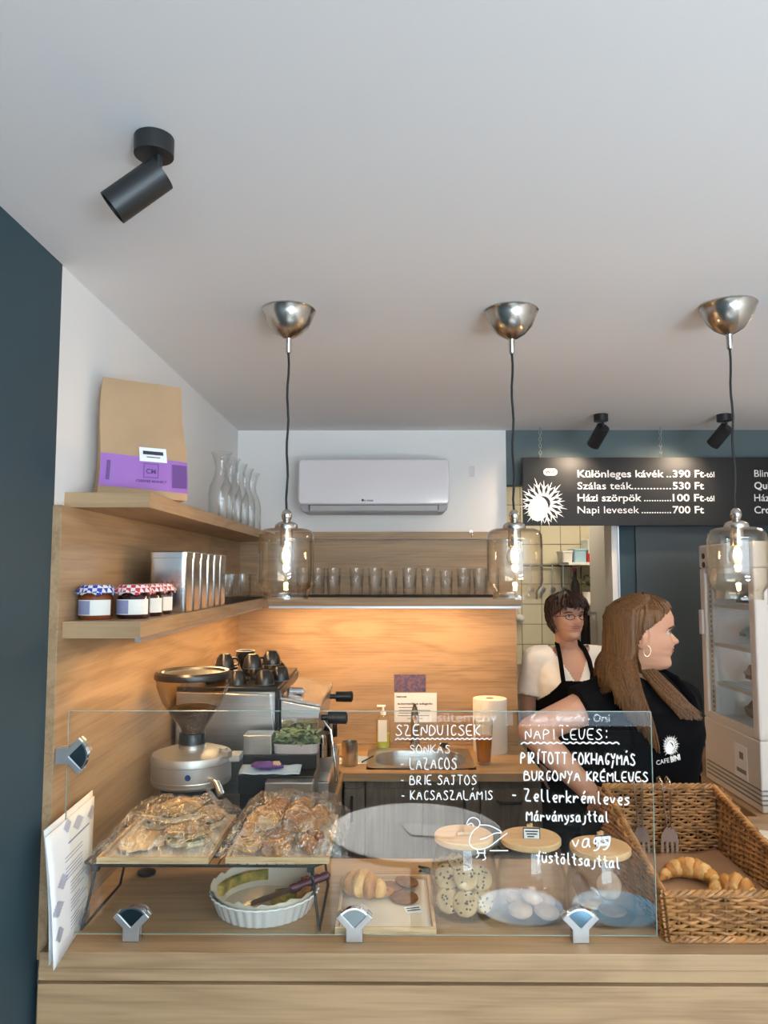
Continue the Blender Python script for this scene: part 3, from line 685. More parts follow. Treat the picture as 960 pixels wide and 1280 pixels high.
MB().tube([(.075, -.085, .235), (.10, -.105, .23), (.118, -.12, .20)], .010, 12).tube([(.07, -.08, .20), (.105, -.12, .175)], .009, 10).build('dosing_lever', 'chrome', g, True)
MB().box(.118, .15, -.03, .03, .27, .29).build('switch_box', 'satin', g, bevel=.002)

# ================================================================ espresso machine (seen from its side)
e = T('espresso_machine', 'stainless espresso machine standing against the left wall', 'coffee machine', (0, 0, ZB + .0006))
x0, x1, Y0, Y1 = -.725, -.385, 2.60, 3.12
m = MB(); m.box(x0 + .01, x1, Y0 + .004, Y1, .04, .43); m.build('body', 'steel', e, bevel=.004)
MB().prism([(x0, .09), (x1, .09), (x1 + .01, .17), (x1 - .02, .42), (x0, .43)], Y0 - .012, Y0 + .0035, 'xz').build('side_panel', 'steel', e, bevel=.003)
MB().box(x1 - .004, x1 + .012, Y0 - .014, Y1, .09, .435).build('edge_trim', 'blackp', e, bevel=.003)
MB().box(x0, x1 + .005, Y0 - .006, Y1 + .005, .4305, .445).build('cup_tray', 'blackp', e, bevel=.003)
hd = MB().prism([(x1 + .0125, .24), (-.25, .24), (-.235, .375), (x1 + .0125, .40)], Y0 + .0, Y1 - .0, 'xz'); hd.build('group_housing', 'steel', e, bevel=.004)
MB().prism([(x1 + .016, .25), (-.252, .25), (-.240, .345), (x1 + .016, .345)], Y0 - .008, Y0 - .0005, 'xz').build('chrome_side', 'chrome', e, bevel=.003)
MB().prism([(x1 + .0125, .402), (-.2349, .378), (-.2349, .385), (x1 + .0125, .41)], Y0 + .0, Y1, 'xz').build('top_cover', 'tin', e)
MB().box(-.365, -.30, 2.70, 2.76, .402, .425).build('pressure_dial', 'chrome', e, bevel=.01)
for k, yy in enumerate((2.68, 3.00)):
    gm = MB().cyl((-.235, yy, .225), .034, .05, 24); gr = gm.build('group_head', 'chrome', e, True)
    pf = MB().cyl((-.235, yy, .198), .035, .026, 24); 
    po = pf.build('portafilter', 'chrome', e, True)
for k, (yy, zz) in enumerate(((2.64, .335), (3.02, .345))):
    MB().tube([(-.236, yy, zz), (-.215, yy, zz), (-.212, yy, zz), (-.150, yy, zz), (-.145, yy, zz)], [.010, .010, .021, .022, .014], 16).build('steam_knob', 'blackp', e, True)
MB().tube([(-.225, 2.61, .33), (-.20, 2.60, .30), (-.185, 2.59, .20), (-.18, 2.59, .13)], .004, 8).build('steam_wand', 'chrome', e, True)
MB().box(x0, -.36, Y0, Y1, .0, .039).build('base', 'blackp', e)
MB().box(-.3595, -.205, Y0 - .0, Y1, .0, .128).build('drip_tray', 'steel', e, bevel=.003)
m = MB()
for k in range(26): m.tube([(-.355, Y0 + .005 + k * .0195, .134), (-.21, Y0 + .005 + k * .0195, .134)], .0025, 5)
m.tube([(-.355, Y0, .1325), (-.355, Y1 - .01, .1325)], .003, 6).tube([(-.21, Y0, .1325), (-.21, Y1 - .01, .1325)], .003, 6)
m.build('drip_grille', 'steel', e)

# cups on the machine
def cup(loc, rot, lab, first=None):
    if first: return dup(first, loc, rot=rot, label=lab)
    t = T('coffee_cup', lab, 'cup', loc, rot=rot, group='black cups piled on the espresso machine')
    MB().lathe([(0, .004), (.018, .004), (.030, .02), (.036, .048), (.037, .055), (.040, .055), (.0395, .046), (.033, .018), (.020, 0), (0, 0)], n=28).build('cup_body', 'blackp', t, True)
    MB().tube([(.037, 0, .045), (.055, 0, .044), (.060, 0, .030), (.048, 0, .018), (.032, 0, .018)], .0045, 8).build('handle', 'blackp', t, True)
    MB().lathe([(.037, .0552), (.0386, .0562), (.040, .0552)], n=28).build('pale_rim', 'paper', t, True, label='pale rim')  # ring along the lip, paler than the cup
    return t
c0 = None; k = 0
for row, (zz, lst) in enumerate(((ZB + .447, [(-.66, 2.66), (-.565, 2.64), (-.47, 2.65), (-.62, 2.76), (-.52, 2.77), (-.43, 2.75), (-.66, 2.88), (-.555, 2.89), (-.455, 2.87), (-.60, 3.02), (-.50, 3.0)]), (ZB + .506, [(-.62, 2.70), (-.52, 2.69), (-.57, 2.82), (-.47, 2.80)]))):
    for i, (x, y) in enumerate(lst):
        up = (i + row) % 3
        rot = (PI, 0, R(40 * i)) if up else (R(0), R(0), R(-60 - 30 * i))
        z = zz + (.049 if up else 0) - (.009 if row else 0)
        r = cup((x + .035, y, z), rot, '%s black cup on the espresso machine, %s layer, %s from the front left' % ('upturned' if up else 'upright', ('lower', 'upper')[row], ordn(i)), c0); c0 = c0 or r; r.scale = (.86, .86, .86)
# stainless boxes in front of the machine
kb2 = T('knock_box', 'stainless knock drawer with a round knob below the coffee machine', 'box', (-.305, 2.345, ZB + .0006))
MB().box(-.07, .07, -.008, .0, .0, .105).build('black_plinth', 'blackp', kb2)
MB().box(-.073, .073, -.015, .035, .1055, .200).build('body', 'steel', kb2, bevel=.003); MB().lathe([(0, 0), (.006, 0), (.006, .012), (.014, .016), (.014, .024), (0, .026)], (.02, -.0155, .15), 20, (0, -1, 0)).build('knob', 'chrome', kb2, True)
db = tag(MB().box(-.046, .046, -.04, .04, 0, .062).build('steel_canister', 'steel', None, bevel=.003), 'low square stainless canister left of the mint tray', 'canister', loc=(-.425, 2.50, ZB + .2515))
hb = T('napkin_stand', 'black stand behind the knock drawer carrying mint and napkins', 'stand', (-.355, 2.48, ZB + .0006))
MB().box(-.115, .12, -.095, .105, .150, .205).build('stand_top', 'blackp', hb, bevel=.002); MB().box(-.115, .12, -.02, .105, .2055, .250).build('riser', 'blackp', hb, bevel=.002)
MB().box(-.11, .115, -.09, .10, 0, .1495).build('stand_body', 'blackp', hb)
mt = T('mint_tray', 'clear tray of fresh mint leaves in front of the coffee machine', 'tray', (-.305, 2.525, ZB + .2512))
MB().rings([(0, 0, 0, .070, .050, 6), (0, 0, .030, .073, .052, 6)], 24, close=False).build('tray_body', 'acg', mt, solid=.002)
rd = random.Random(5); m = MB()
for k in range(330):
    x, y, z = rd.uniform(-.072, .072), rd.uniform(-.048, .048), .02 + rd.random() * .045; a = rd.uniform(0, 6.3); t_ = rd.uniform(-.7, .7); L = rd.uniform(.009, .017)
    d = Vector((math.cos(a), math.sin(a), t_)) * L; w = Vector((-math.sin(a), math.cos(a), rd.uniform(-.5, .5))) * L * .4; c = Vector((x, y, z))
    m.add([c - d, c - w, c + d, c + w, c + Vector((0, 0, .002))], [(0, 1, 4), (1, 2, 4), (2, 3, 4), (3, 0, 4)])
m.build('mint_leaves', 'greend', mt, stuff=True)
nn = T('folded_napkin', 'pale blue napkin with a wrapped snack lying below the mint', 'napkin', (-.375, 2.425, ZB + .2065))
m = MB(); m.grid(lambda u, v: Vector((-.095 + .19 * u, -.04 + .07 * v, .004 + .004 * noise.noise(Vector((u * 6, v * 4, 0))) + .012 * v)), 14, 8); m.build('paper_sheet', 'bluep', nn, True, solid=.001)
MB().ell((-.01, -.01, .024), .05, .018, .012, nz=.4, nsc=30).build('snack_wrapper', 'purpled', nn, True)
MB().ell((.02, -.015, .030), .014, .010, .008, nz=.4, nsc=30).build('snack_wrapper', 'pinkc', nn, True)
ns_ = tag(MB().lathe([(0, 0), (.03, 0), (.045, .006), (.046, .008), (0, .005)], n=24).build('small_saucer', 'blackp', None, True), 'dark saucer at the edge of the side worktop with green leaves on it', 'saucer', loc=(-.235, 2.86, ZB + .0005))
m = MB()
ns_.location = (-.155 - .09, 3.19 - .0, ZB + .0005)

# ================================================================ things on the back worktop
q = at(437, 957, Z=ZB); cp = T('steel_cup', 'small steel cup with a handle left of the sink', 'cup', (q.x, q.y + .01, ZB + .0005))
MB().lathe([(0, .002), (.030, .002), (.033, .006), (.033, .10), (.035, .10), (.035, .004), (.032, 0), (0, 0)], n=28).build('cup_body', 'steel', cp, True)
MB().tube([(-.034, 0, .088), (-.055, 0, .085), (-.058, 0, .05), (-.034, 0, .03)], .0035, 8).build('handle', 'steel', cp, True)
q = at(445, 950, Z=ZB); bp = T('note_papers', 'white papers lying on the back worktop left of the sink', 'papers', (q.x + .01, 3.42, ZB + .0005))
MB().box(-.11, .07, -.06, .05, 0, .0015, rz=.1).build('sheet', 'paper', bp); MB().box(-.07, .06, -.04, .07, .002, .004, rz=-.2).build('sheet', 'bluep', bp)
MB().tube([(.02, -.05, .007), (.065, .05, .008)], .0035, 6).build('pen', 'blackp', bp)
q = at(479, 934, 3.66); sb = T('soap_dispenser', 'clear pump bottle of yellow green soap behind the sink', 'bottle', (q.x, 3.66, ZB + .0065))
MB().rings([(0, 0, 0, .030, .022, 3), (0, 0, .065, .031, .023, 3)], 24).build('soap', 'soap', sb, True)
MB().rings([(0, 0, -.0, .033, .025, 3), (0, 0, .125, .034, .026, 3), (0, 0, .145, .022, .018, 2.4), (0, 0, .150, .012, .012, 2)], 24).build('bottle_body', 'glass', sb, True)
MB().box(-.024, .018, -.0275, -.0262, .03, .13).build('label', 'lab', sb)
MB().cyl((0, 0, .150), .013, .018, 20).cyl((0, 0, .168), .005, .02, 12).box(-.03, .012, -.008, .008, .188, .196).build('pump', 'signw', sb, bevel=.001)
q = at(613, 938, 3.60); pt = T('paper_towel_roll', 'white paper towel roll standing on the worktop right of the sink', 'paper roll', (q.x, 3.60, ZB + .0005))
MB().lathe([(.020, .002), (.020, .245), (.078, .245), (.0795, .242), (.0795, .003), (.078, .0), (.021, .0)], n=48).build('roll', 'towel', pt, True)
MB().lathe([(.0195, .01), (.0195, .244), (.018, .244), (.018, .01)], n=24).build('core', 'brownp', pt, True)
q = at(605, 955, Z=ZB); bg = T('tea_glass', 'tall glass of amber tea in front of the paper towel roll', 'glass', (q.x, q.y - .0, ZB + .0005))
MB().lathe([(0, 0), (.028, 0), (.030, .008), (.0425, .19), (.0405, .19), (.028, .012), (0, .010)], n=32).build('glass_body', 'glass', bg, True)
MB().lathe([(0, .0105), (.0270, .0125), (.0355, .118), (0, .118)], n=32).build('tea', 'tea', bg, True)
# papers pinned to the panel over the sink
def pin(px0, px1, py0, py1, nm, mt, lab, cat):
    a_, b2 = at(px0, py0, WB - .023), at(px1, py1, WB - .023)
    t = tag(MB().box(0, b2.x - a_.x, -.0008, 0, b2.z - a_.z, 0).build(nm, mt), lab, cat, loc=(a_.x, WB - .0225, a_.z)); return t, b2.x - a_.x, a_.z - b2.z
pin(492.5, 532.5, 843, 865, 'photo_print', 'photo', 'small dark photo print pinned above the white notice', 'photo')
t, w, h = pin(493, 546, 866, 903, 'notice_sheet', 'paper', 'white notice sheet with dark heading pinned above the sink', 'paper')
text('lettering', 'kezmosas', 'ink', t, (.01, -.0012, -.022), .010, bold=.03, width=.05)
text('lettering', 'automatikus adagolo', 'ink', t, (.015, -.0012, -.056), .010, bold=.03, width=w - .035)
for i, (a_, b2) in enumerate(((.10, .55), (.10, .85), (.10, .60), (.08, .82), (.30, .66))):
    MB().box(w * a_, w * b2, -.0012, -.0008, -.072 - i * .013, -.0695 - i * .013).build('print_line', 'ink', t)

# ================================================================ display cooler
fx, fy0, fy1, fz = 1.292, 2.69, 3.16, ZB + .0005
f = T('display_cooler', 'tall white glass display cooler on the right side counter', 'cooler', (fx, fy0, fz + .0006))
fw, fd, fh = .45, fy1 - fy0, .945
m = MB(); m.box(0, fw, 0, fd, 0, .245); m.build('base', 'fridge', f, bevel=.006)
for k in range(4): MB().box(-.0015, fw + .0015, -.0015, fd - .02, .025 + k * .016, .031 + k * .016).build('vent_slot', 'fgrey', f)
for i, (x, y) in enumerate(((0, 0), (fw - .05, 0), (0, fd - .05), (fw - .05, fd - .05))):
    MB().box(x, x + .05, y, y + (.05 if i < 2 else .05), .2455, .85).build('post', 'fridge', f, bevel=.008)
m = MB(); m.box(0, fw, 0, fd, .85, fh); m.build('top', 'fridge', f, bevel=.008)
MB().box(.050, fw - .050, .012, .02, .27, .85).build('front_glass', 'glass', f)
MB().box(.008, .014, .050, fd - .050, .27, .85).build('side_glass', 'glass', f)
MB().box(fw - .014, fw - .008, .050, fd - .050, .27, .85).build('side_glass', 'glass', f)
MB().box(.002, .02, .050, fd - .050, .2455, .275).build('rail', 'fridge', f); MB().box(.002, .02, .050, fd - .050, .83, .8495).build('rail', 'fridge', f)
MB().box(.05, fw - .05, fd - .03, fd - .01, .2455, .85).build('back_wall', 'fwhite', f)
MB().box(.02, .45 - .02, .03, fd - .032, .246, .256).build('deck', 'fwhite', f)
MB().box(.015, .030, fd - .085, fd - .051, .26, .84).build('slotted_strip', 'fwhite', f)
for k in range(28): MB().box(.0135, .0149, fd - .073, fd - .063, .27 + k * .02, .281 + k * .02).build('slot', 'fgrey', f)
MB().box(-.012, -.0005, fd - .04, fd - .010, .58, .68).build('hinge', 'fridge', f, bevel=.003)
MB().box(-.001, .0, .10, .20, .08, .20).build('label_plate', 'fwhite', f); MB().box(-.0015, -.001, .13, .16, .15, .175).box(-.0015, -.001, .11, .185, .10, .115).build('print', 'fgrey', f)
for k, x in enumerate((.03, .06)): MB().cyl((-.0, fd - .05, .90 - k * .035), .012, .003, 14, (-1, 0, 0)).build('dial', 'blackp', f)
for k in range(3):
    z = .385 + k * .155
    m = MB(); m.box(.025, fw - .025, .03, .036, z, z + .008); m.box(.025, fw - .025, fd - .04, fd - .034, z, z + .008); m.box(.02, .03, .03, fd - .034, z, z + .012)
    for j in range(14): m.tube([(.035 + j * .029, .03, z + .006), (.035 + j * .029, fd - .036, z + .006)], .0018, 5)
    m.build('wire_shelf', 'fwhite', f)
for k, (z, mt_, nm, lab) in enumerate(((.257, 'card', 'wrapped_pack', 'dark wrapped pack on the bottom deck of the cooler'), (.399, 'brownp', 'wrapped_pack', 'brown wrapped pack on the lowest wire shelf of the cooler'), (.554, 'lblue', 'wrapped_pack', 'pale blue wrapped pack on the middle wire shelf of the cooler'), (.709, 'card', 'carton', 'grey carton on the top wire shelf of the cooler'))):
    o = MB().ell((0, 0, .042), .13, .12, .042, 20, 10, nz=.35, nsc=30, seed=k).build(nm, mt_, None, True) if k < 3 else MB().box(-.12, .12, -.12, .10, .001, .075).build(nm, mt_)
    tag(o, lab, 'package', loc=(fx + .20, fy0 + .22, fz + z + .006))

# ================================================================ right corner: paper, terminal, cards
q = at(935, 1043, Z=ZC + .002); tag(MB().box(-.075, .10, -.05, .045, 0, .001).build('paper_slip', 'parch', None), 'cream printed paper lying behind the basket on the right worktop', 'paper', loc=(q.x + .04, q.y, ZC + .001), rz=R(-25))
ct = T('card_terminal', 'black card terminal with a red edge by the display cooler', 'terminal', (1.29, 2.47, ZC + .0005), rz=R(-20))
MB().box(-.05, .05, -.07, .07, 0, .03).build('terminal_body', 'blackp', ct, bevel=.006); MB().box(-.045, .045, .01, .06, .0305, .034).build('display', 'red', ct)
ch = T('card_holder', 'black card holder filled with leaflets at the right edge', 'holder', (1.07, 2.0, ZC + .0005), rz=R(-35))
MB().box(-.05, .09, -.045, .045, 0, .025).build('holder_base', 'blackp', ch, bevel=.002)
for k in range(6):
    MB().add([(-.045 + k * .02, -.04, .026), (-.045 + k * .02, .04, .026), (-.075 + k * .02, .04, .12 - .004 * k), (-.075 + k * .02, -.04, .12 - .004 * k)], [(0, 1, 2, 3)]).build('leaflet', ('blackp', 'paper')[k % 2], ch, solid=.002)
# ================================================================ glass screen with handwriting
GYp = 1.708
gl0, gl1 = at(87, 891, GYp), at(813, 890, GYp); gb0, gb1 = at(76, 1170, GYp), at(821, 1170, GYp)
gx0, gx1, gz0, gz1 = -.7405 + .012, gl1.x + .001, gb1.z, gl1.z
gx0 = (gl0.x + gb0.x) / 2; gx0 = max(gx0, -.738)
gs = T('glass_screen', 'clear glass counter screen with handwritten white menu', 'glass screen', (0, GYp, 0))
MB().box(gx0, gx1, 0, .006, gz0, gz1).build('glass_pane', 'shieldg', gs)
e_ = MB(); e_.box(gx0, gx1, .0012, .0048, gz1, gz1 + .0012); e_.box(gx1, gx1 + .0012, .0012, .0048, gz0, gz1); e_.box(gx0 - .0012, gx0, .0012, .0048, gz0, gz1); e_.box(gx0, gx1, .0012, .0048, gz0 - .001, gz0)
e_.build('polished_edge', 'edgeg', gs, label='greenish polished edge')
def clamp(cx, cz, rot, lab):
    t = T('screen_clamp', lab, 'clamp', (cx, GYp + .003, cz), rot=(0, rot, 0), group='chrome clamps holding the glass screen')
    # stem from 0 up, Y-shaped with an arched cap
    P = [(-.018, 0), (.018, 0), (.018, .030), (.038, .052), (.026, .066), (0, .038), (-.026, .066), (-.038, .052), (-.018, .030)]
    MB().prism([(-.018, 0), (.018, 0), (.018, .028), (.040, .050), (.030, .060), (0, .030), (-.030, .060), (-.040, .050), (-.018, .028)], -.013, -.0035, 'xz').build('front_jaw', 'satin', t, bevel=.0015)
    MB().prism([(-.018, 0), (.018, 0), (.018, .028), (.040, .050), (.030, .060), (0, .030), (-.030, .060), (-.040, .050), (-.018, .028)], .0035, .013, 'xz').build('rear_jaw', 'satin', t, bevel=.0015)
    A = [(.030 * 1.0, .060)] ; arc = [(.052 * math.sin(R(a)) * .80, .016 + .052 * math.cos(R(a))) for a in range(46, -47, -7)]
    MB().prism([(0, .031)] + [(x, z) for x, z in arc], -.011, -.0038, 'xz').build('cap', 'capm', t)  # dark blue in the front cap's colour stands for a reflection
    MB().prism([(0, .031)] + [(x, z) for x, z in arc], .0038, .011, 'xz').build('cap', 'chrome', t)
    o1 = [(x * 1.0, z) for x, z in arc]; o2 = [(x * 1.07, z + .0035) for x, z in arc][::-1]
    MB().prism(o1 + o2, -.0125, -.0036, 'xz').build('cap_rim', 'chrome', t)
    if rot == 0: MB().box(-.018, .018, -.012, .012, -.001, .012).build('foot', 'satin', t, bevel=.001)
    return t
for px_, nm in ((165, 'leftmost chrome glass clamp on the counter, in front of the wire rack'), (443, 'chrome glass clamp on the counter before the croissant tray'), (725, 'rightmost chrome glass clamp on the counter, before the biscuit jars')):
    q = at(px_, 1184, Z=ZC); clamp(at(px_, 1168, GYp).x, ZC + .0015, 0, nm)
q = at(75, 944, GYp); clamp(-.7412, q.z, R(90), 'chrome clamp fixing the glass screen to the left oak panel')

G = {}
for ln in """S 58 39 18 17 36 54 53 32 12 03
Z 09 59 02 62
E 59 09 02 52/05 45
N 02 09 52 59
D 02 09 38 56 54 32 02
U 09 04 12 32 54 59
V 09 04 22 43 59
I 22 29
C 58 39 17 14 22 42 53
K 02 09/59 05 52
O 29 06 04 22 42 64 57 39 29
L 09 02 52
R 02 09 48 47 35 05 52
J 19 59/39 33 22 03
T 09 69/39 32
A 02 39 62/15 55
B 02 09 48 46 06/46 64 52 02
M 02 09 35 69 62
P 02 09 48 57 46 05
F 59 09 02/05 45
H 02 09/62 69/05 65
G 58 39 17 14 22 42 54 34
Y 09 35 59/35 22 10
z 06 46 02 52
e 04 44 46 26 15 13 22 42
l 19 13 22 32
r 06 02/04 26 45
k 09 02/46 04 42
m 06 02/04 16 26 32/34 46 56 62
v 06 22 46
s 46 16 15 34 43 22 02
n 06 02/04 26 36 42
y 06 14 23 33/46 43 20 00
a 46 16 03 12 32 46/46 43 52
j 36 31 10 00
t 29 23 32 42/07 46
u 06 03 12 32 44/46 42
o 26 04 12 32 44 36 26
i 26 22
g 46 16 04 13 34 46/46 41 20 00
f 49 38 22 20/06 46
- 15 45
: 23 24/27 28""".splitlines():
    c, r = ln[0], ln[2:]; G[c] = [[(int(p[0]), int(p[1])) for p in s.split()] for s in r.split('/')]
ACC = dict(zip('ÁÍÓÉáéüö', 'AIOEaeuo'))
def letters(s):
    x = 0; out = []
    for ch in s:
        if ch == ' ': x += 5; continue
        b_ = ACC.get(ch, ch); st = [list(p) for p in G[b_]]
        if ch in 'ÁÉÓÍ': st.append([(2.6, 9.6), (4, 11)])
        elif ch in 'áé': st.append([(2, 7.2), (3.6, 8.8)])
        elif ch in 'üö': st += [[(1, 7.6), (1, 8.2)], [(3, 7.6), (3, 8.2)]]
        if ch == 'i' : st.append([(2, 7.5), (2, 8)])
        w = max(p[0] for q in st for p in q); rj = random.uniform(-.3, .3)
        out += [[(x + p[0] + rj * (p[1] - 4) * .15 + random.uniform(-.15, .15), p[1] + rj * .6 + random.uniform(-.15, .15)) for p in q] for q in st]
        x += w + 2.2
    return out, x - 2.2
def chaikin(P, it=2):
    for _ in range(it):
        if len(P) < 3: return P
        Q = [P[0]]
        for a_, b2 in zip(P, P[1:]): Q += [(a_[0] * .75 + b2[0] * .25, a_[1] * .75 + b2[1] * .25), (a_[0] * .25 + b2[0] * .75, a_[1] * .25 + b2[1] * .75)]
        P = Q + [P[-1]]
    return P
def pen(strokes, th, nm='writing', par=gs):
    m = MB()
    for st in strokes:
        P = [at(x, y, GYp) for x, y in chaikin(st)]; m.tube([(p.x, -.0012, p.z) for p in P], th, 5, )
    return m.build(nm, 'marker', par)
def scribe(s, x0, x1, y0, y1, th=.0011, slope=0, lower=False):
    st, w = letters(s); top = 9
    pen([[(x0 + (x1 - x0) * p[0] / w, y1 - (y1 - y0) * (p[1] - 2) / (top - 2) + slope * p[0] / w) for p in q] for q in st], th)
TH = .0013
scribe('SZENDVICSEK', 495, 600, 906, 919, TH)
scribe('SONKÁS', 512, 562, 931, 941, .0010)
scribe('- LAZACOS', 500, 570, 947, 961, TH)
scribe('- BRIE SAJTOS', 500, 595, 969, 980.5, TH)
scribe('- KACSASZALÁMIS', 501, 615, 988, 999.5, TH)
scribe('NAPI LEVES:', 656.5, 758, 911, 924, TH)
scribe('PIRÍTOTT FOKHAGYMÁS', 651, 793, 940, 954, .0018, 2)
scribe('BURGONYA KRÉMLEVES', 655, 809, 963, 975, .0017, 2)
scribe('- Zellerkrémleves', 639, 786, 985, 1000, .0018, 6)
scribe('Márványsajttal', 658, 760, 1013, 1026, .0018, 1)
scribe('vagy', 715, 762, 1042, 1060, .0018, -4)
scribe('füstöltsajttal', 670, 774, 1063, 1077, .0018, 8)
pen([[(494 + i * 3.1, 923.5 + 1.3 * (-1) ** i) for i in range(40)]], TH); pen([[(651 + i * 4.1, 928.6 + 1.6 * (-1) ** i) for i in range(31)]], .0016)
pen([[(583, 1030), (586, 1023), (593, 1021), (600, 1026), (599, 1033), (592, 1037), (587, 1046), (586, 1055), (593, 1061), (602, 1062), (612, 1058), (622, 1050), (634, 1041)], [(600, 1031), (610, 1031), (620, 1035), (629, 1041), (618, 1041), (610, 1046), (601, 1049)], [(600, 1049), (608, 1047)], [(596, 1062), (599, 1069), (595, 1072)], [(606, 1062), (605, 1069), (608, 1073), (603, 1075)], [(596, 1066), (607, 1066)], [(612, 1063), (635, 1063)], [(584, 1031), (590, 1028), (592, 1033)]], TH, 'bird_drawing')

# ================================================================ wire rack with trays
rk = T('wire_rack', 'black folding wire cooling rack standing behind the glass screen', 'rack', (0, 0, ZC))
rx0, rx1, ry0, ry1, rz_ = -.700, -.150, 1.765, 2.045, .136
def rr3(z): return [(rx0, ry0, z), (rx1, ry0, z), (rx1, ry1, z), (rx0, ry1, z), (rx0, ry0, z)]
MB().tube([(rx0 + .02, ry0, rz_), (rx1 - .02, ry0, rz_), (rx1, ry0 + .02, rz_), (rx1, ry1 - .02, rz_), (rx1 - .02, ry1, rz_), (rx0 + .02, ry1, rz_), (rx0, ry1 - .02, rz_), (rx0, ry0 + .02, rz_), (rx0 + .02, ry0, rz_)], .0032, 8).build('frame', 'black', rk, True)
wm = MB().tube([(0, ry0, 0), (0, ry1, 0)], .0016, 6).mesh('wire'); wm.materials.append(M['black'])
for k in range(24):
    o = bpy.data.objects.new('wire', wm); C.objects.link(o); o.parent = rk; o.location = (rx0 + .02 + k * (rx1 - rx0 - .04) / 23, 0, rz_ + .001)
MB().tube([(rx0, ry0 + .14, rz_ - .001), (rx1, ry0 + .14, rz_ - .001)], .0022, 6).build('cross_wire', 'black', rk)
for x, dx in ((rx0 + .03, -.022), (rx1 - .03, .022)):
    MB().tube([(x, ry0 + .01, rz_ - .002), (x + dx * .5, ry0 + .0, .07), (x + dx, ry0 - .012, .003), (x + dx, ry1 - .05, .003), (x + dx * .5, ry1 - .04, .07), (x, ry1 - .02, rz_ - .002)], .0032, 8).build('leg', 'black', rk, True)
    MB().box(x - .008, x + .008, ry0 - .004, ry0 + .012, rz_ - .012, rz_ - .0).build('hinge_clip', 'black', rk)
tag(MB().lathe([(0, 0), (.020, 0), (.024, .003), (.024, .008), (0, .010)], n=24).build('bottle_lid', 'blackp', None, True), 'round black lid lying on the counter below the left tray', 'lid', loc=(at(183, 1093, Z=ZC).x, at(183, 1093, Z=ZC).y + .0, ZC + .0005))
def tray(nm, lab, x0, x1, y0, y1, z, h=.014, mt_='tray', pm='parch'):
    t = T(nm, lab, 'tray', ((x0 + x1) / 2, (y0 + y1) / 2, z)); w, d = (x1 - x0) / 2, (y1 - y0) / 2
    MB().box(-w, w, -d, d, 0, .005).build('tray_base', mt_, t)
    for a_ in ((-w, w, -d, -d + .007), (-w, w, d - .007, d), (-w, -w + .007, -d + .0071, d - .0071), (w - .007, w, -d + .0071, d - .0071)): MB().box(*a_, .0051, h).build('rim', mt_, t, bevel=.001)
    MB().grid(lambda u, v: Vector((-w + .009 + (2 * w - .018) * u, -d + .009 + (2 * d - .018) * v, .0075 + .0012 * noise.noise(Vector((u * 5, v * 5, x0))))), 12, 12).build('baking_paper', pm, t, True, solid=.0006)
    return t
ZR = ZC + rz_ + .004
tray('wooden_tray', 'wooden tray with wrapped flat sandwiches on the left of the wire rack', -.668, -.412, 1.765, 2.075, ZR)
tray('wooden_tray', 'wooden tray piled with wrapped golden pastries on the right of the wire rack', -.375, -.138, 1.768, 2.075, ZR)
tray('wooden_tray', 'low wooden tray with a croissant and brown gingerbread on the counter', -.122, .103, 1.735, 2.03, ZC + .0005, .016)
# sandwiches on the first tray
def sandwich(x, y, z, rz, lab, k):
    t = T('seeded_sandwich', lab, 'sandwich', (x, y, z), rz)
    MB().ell((0, 0, .009), .052, .046, .011, 20, 10, nz=.35, nsc=30, seed=k).build('lower_bread', 'flat', t, True)
    m = MB(); rd = random.Random(k)
    for i in range(9): a_ = rd.uniform(0, 6.3); m.ell((.042 * math.cos(a_), .036 * math.sin(a_), .020), .013, .010, .003, 8, 5, nz=.6, nsc=30, seed=i)
    m.build('salad_leaf', 'greenl', t, True)
    MB().ell((0, 0, .031), .055, .048, .016, 22, 12, nz=.45, nsc=34, seed=k + 9).build('upper_bread', 'crust', t, True)
for k, (x, y, rz, zz, w) in enumerate(((-.485, 1.865, .3, 0, 'front right'), (-.475, 1.985, 1.2, 0, 'far right'), (-.590, 1.995, 2.1, 0, 'far left'), (-.525, 1.935, .8, .035, 'topmost, middle'))):
    sandwich(x, y, ZR + .010 + zz, rz, 'seeded bread sandwich on the left wrapped tray, %s one' % w, k)
tag(MB().ell((0, 0, .006), .055, .07, .006, 20, 8, nz=.3, nsc=25).build('flat_bread', 'flat', None, True), 'pale flat bread at the front left of the left wrapped tray', 'bread', loc=(-.597, 1.865, ZR + .0095))
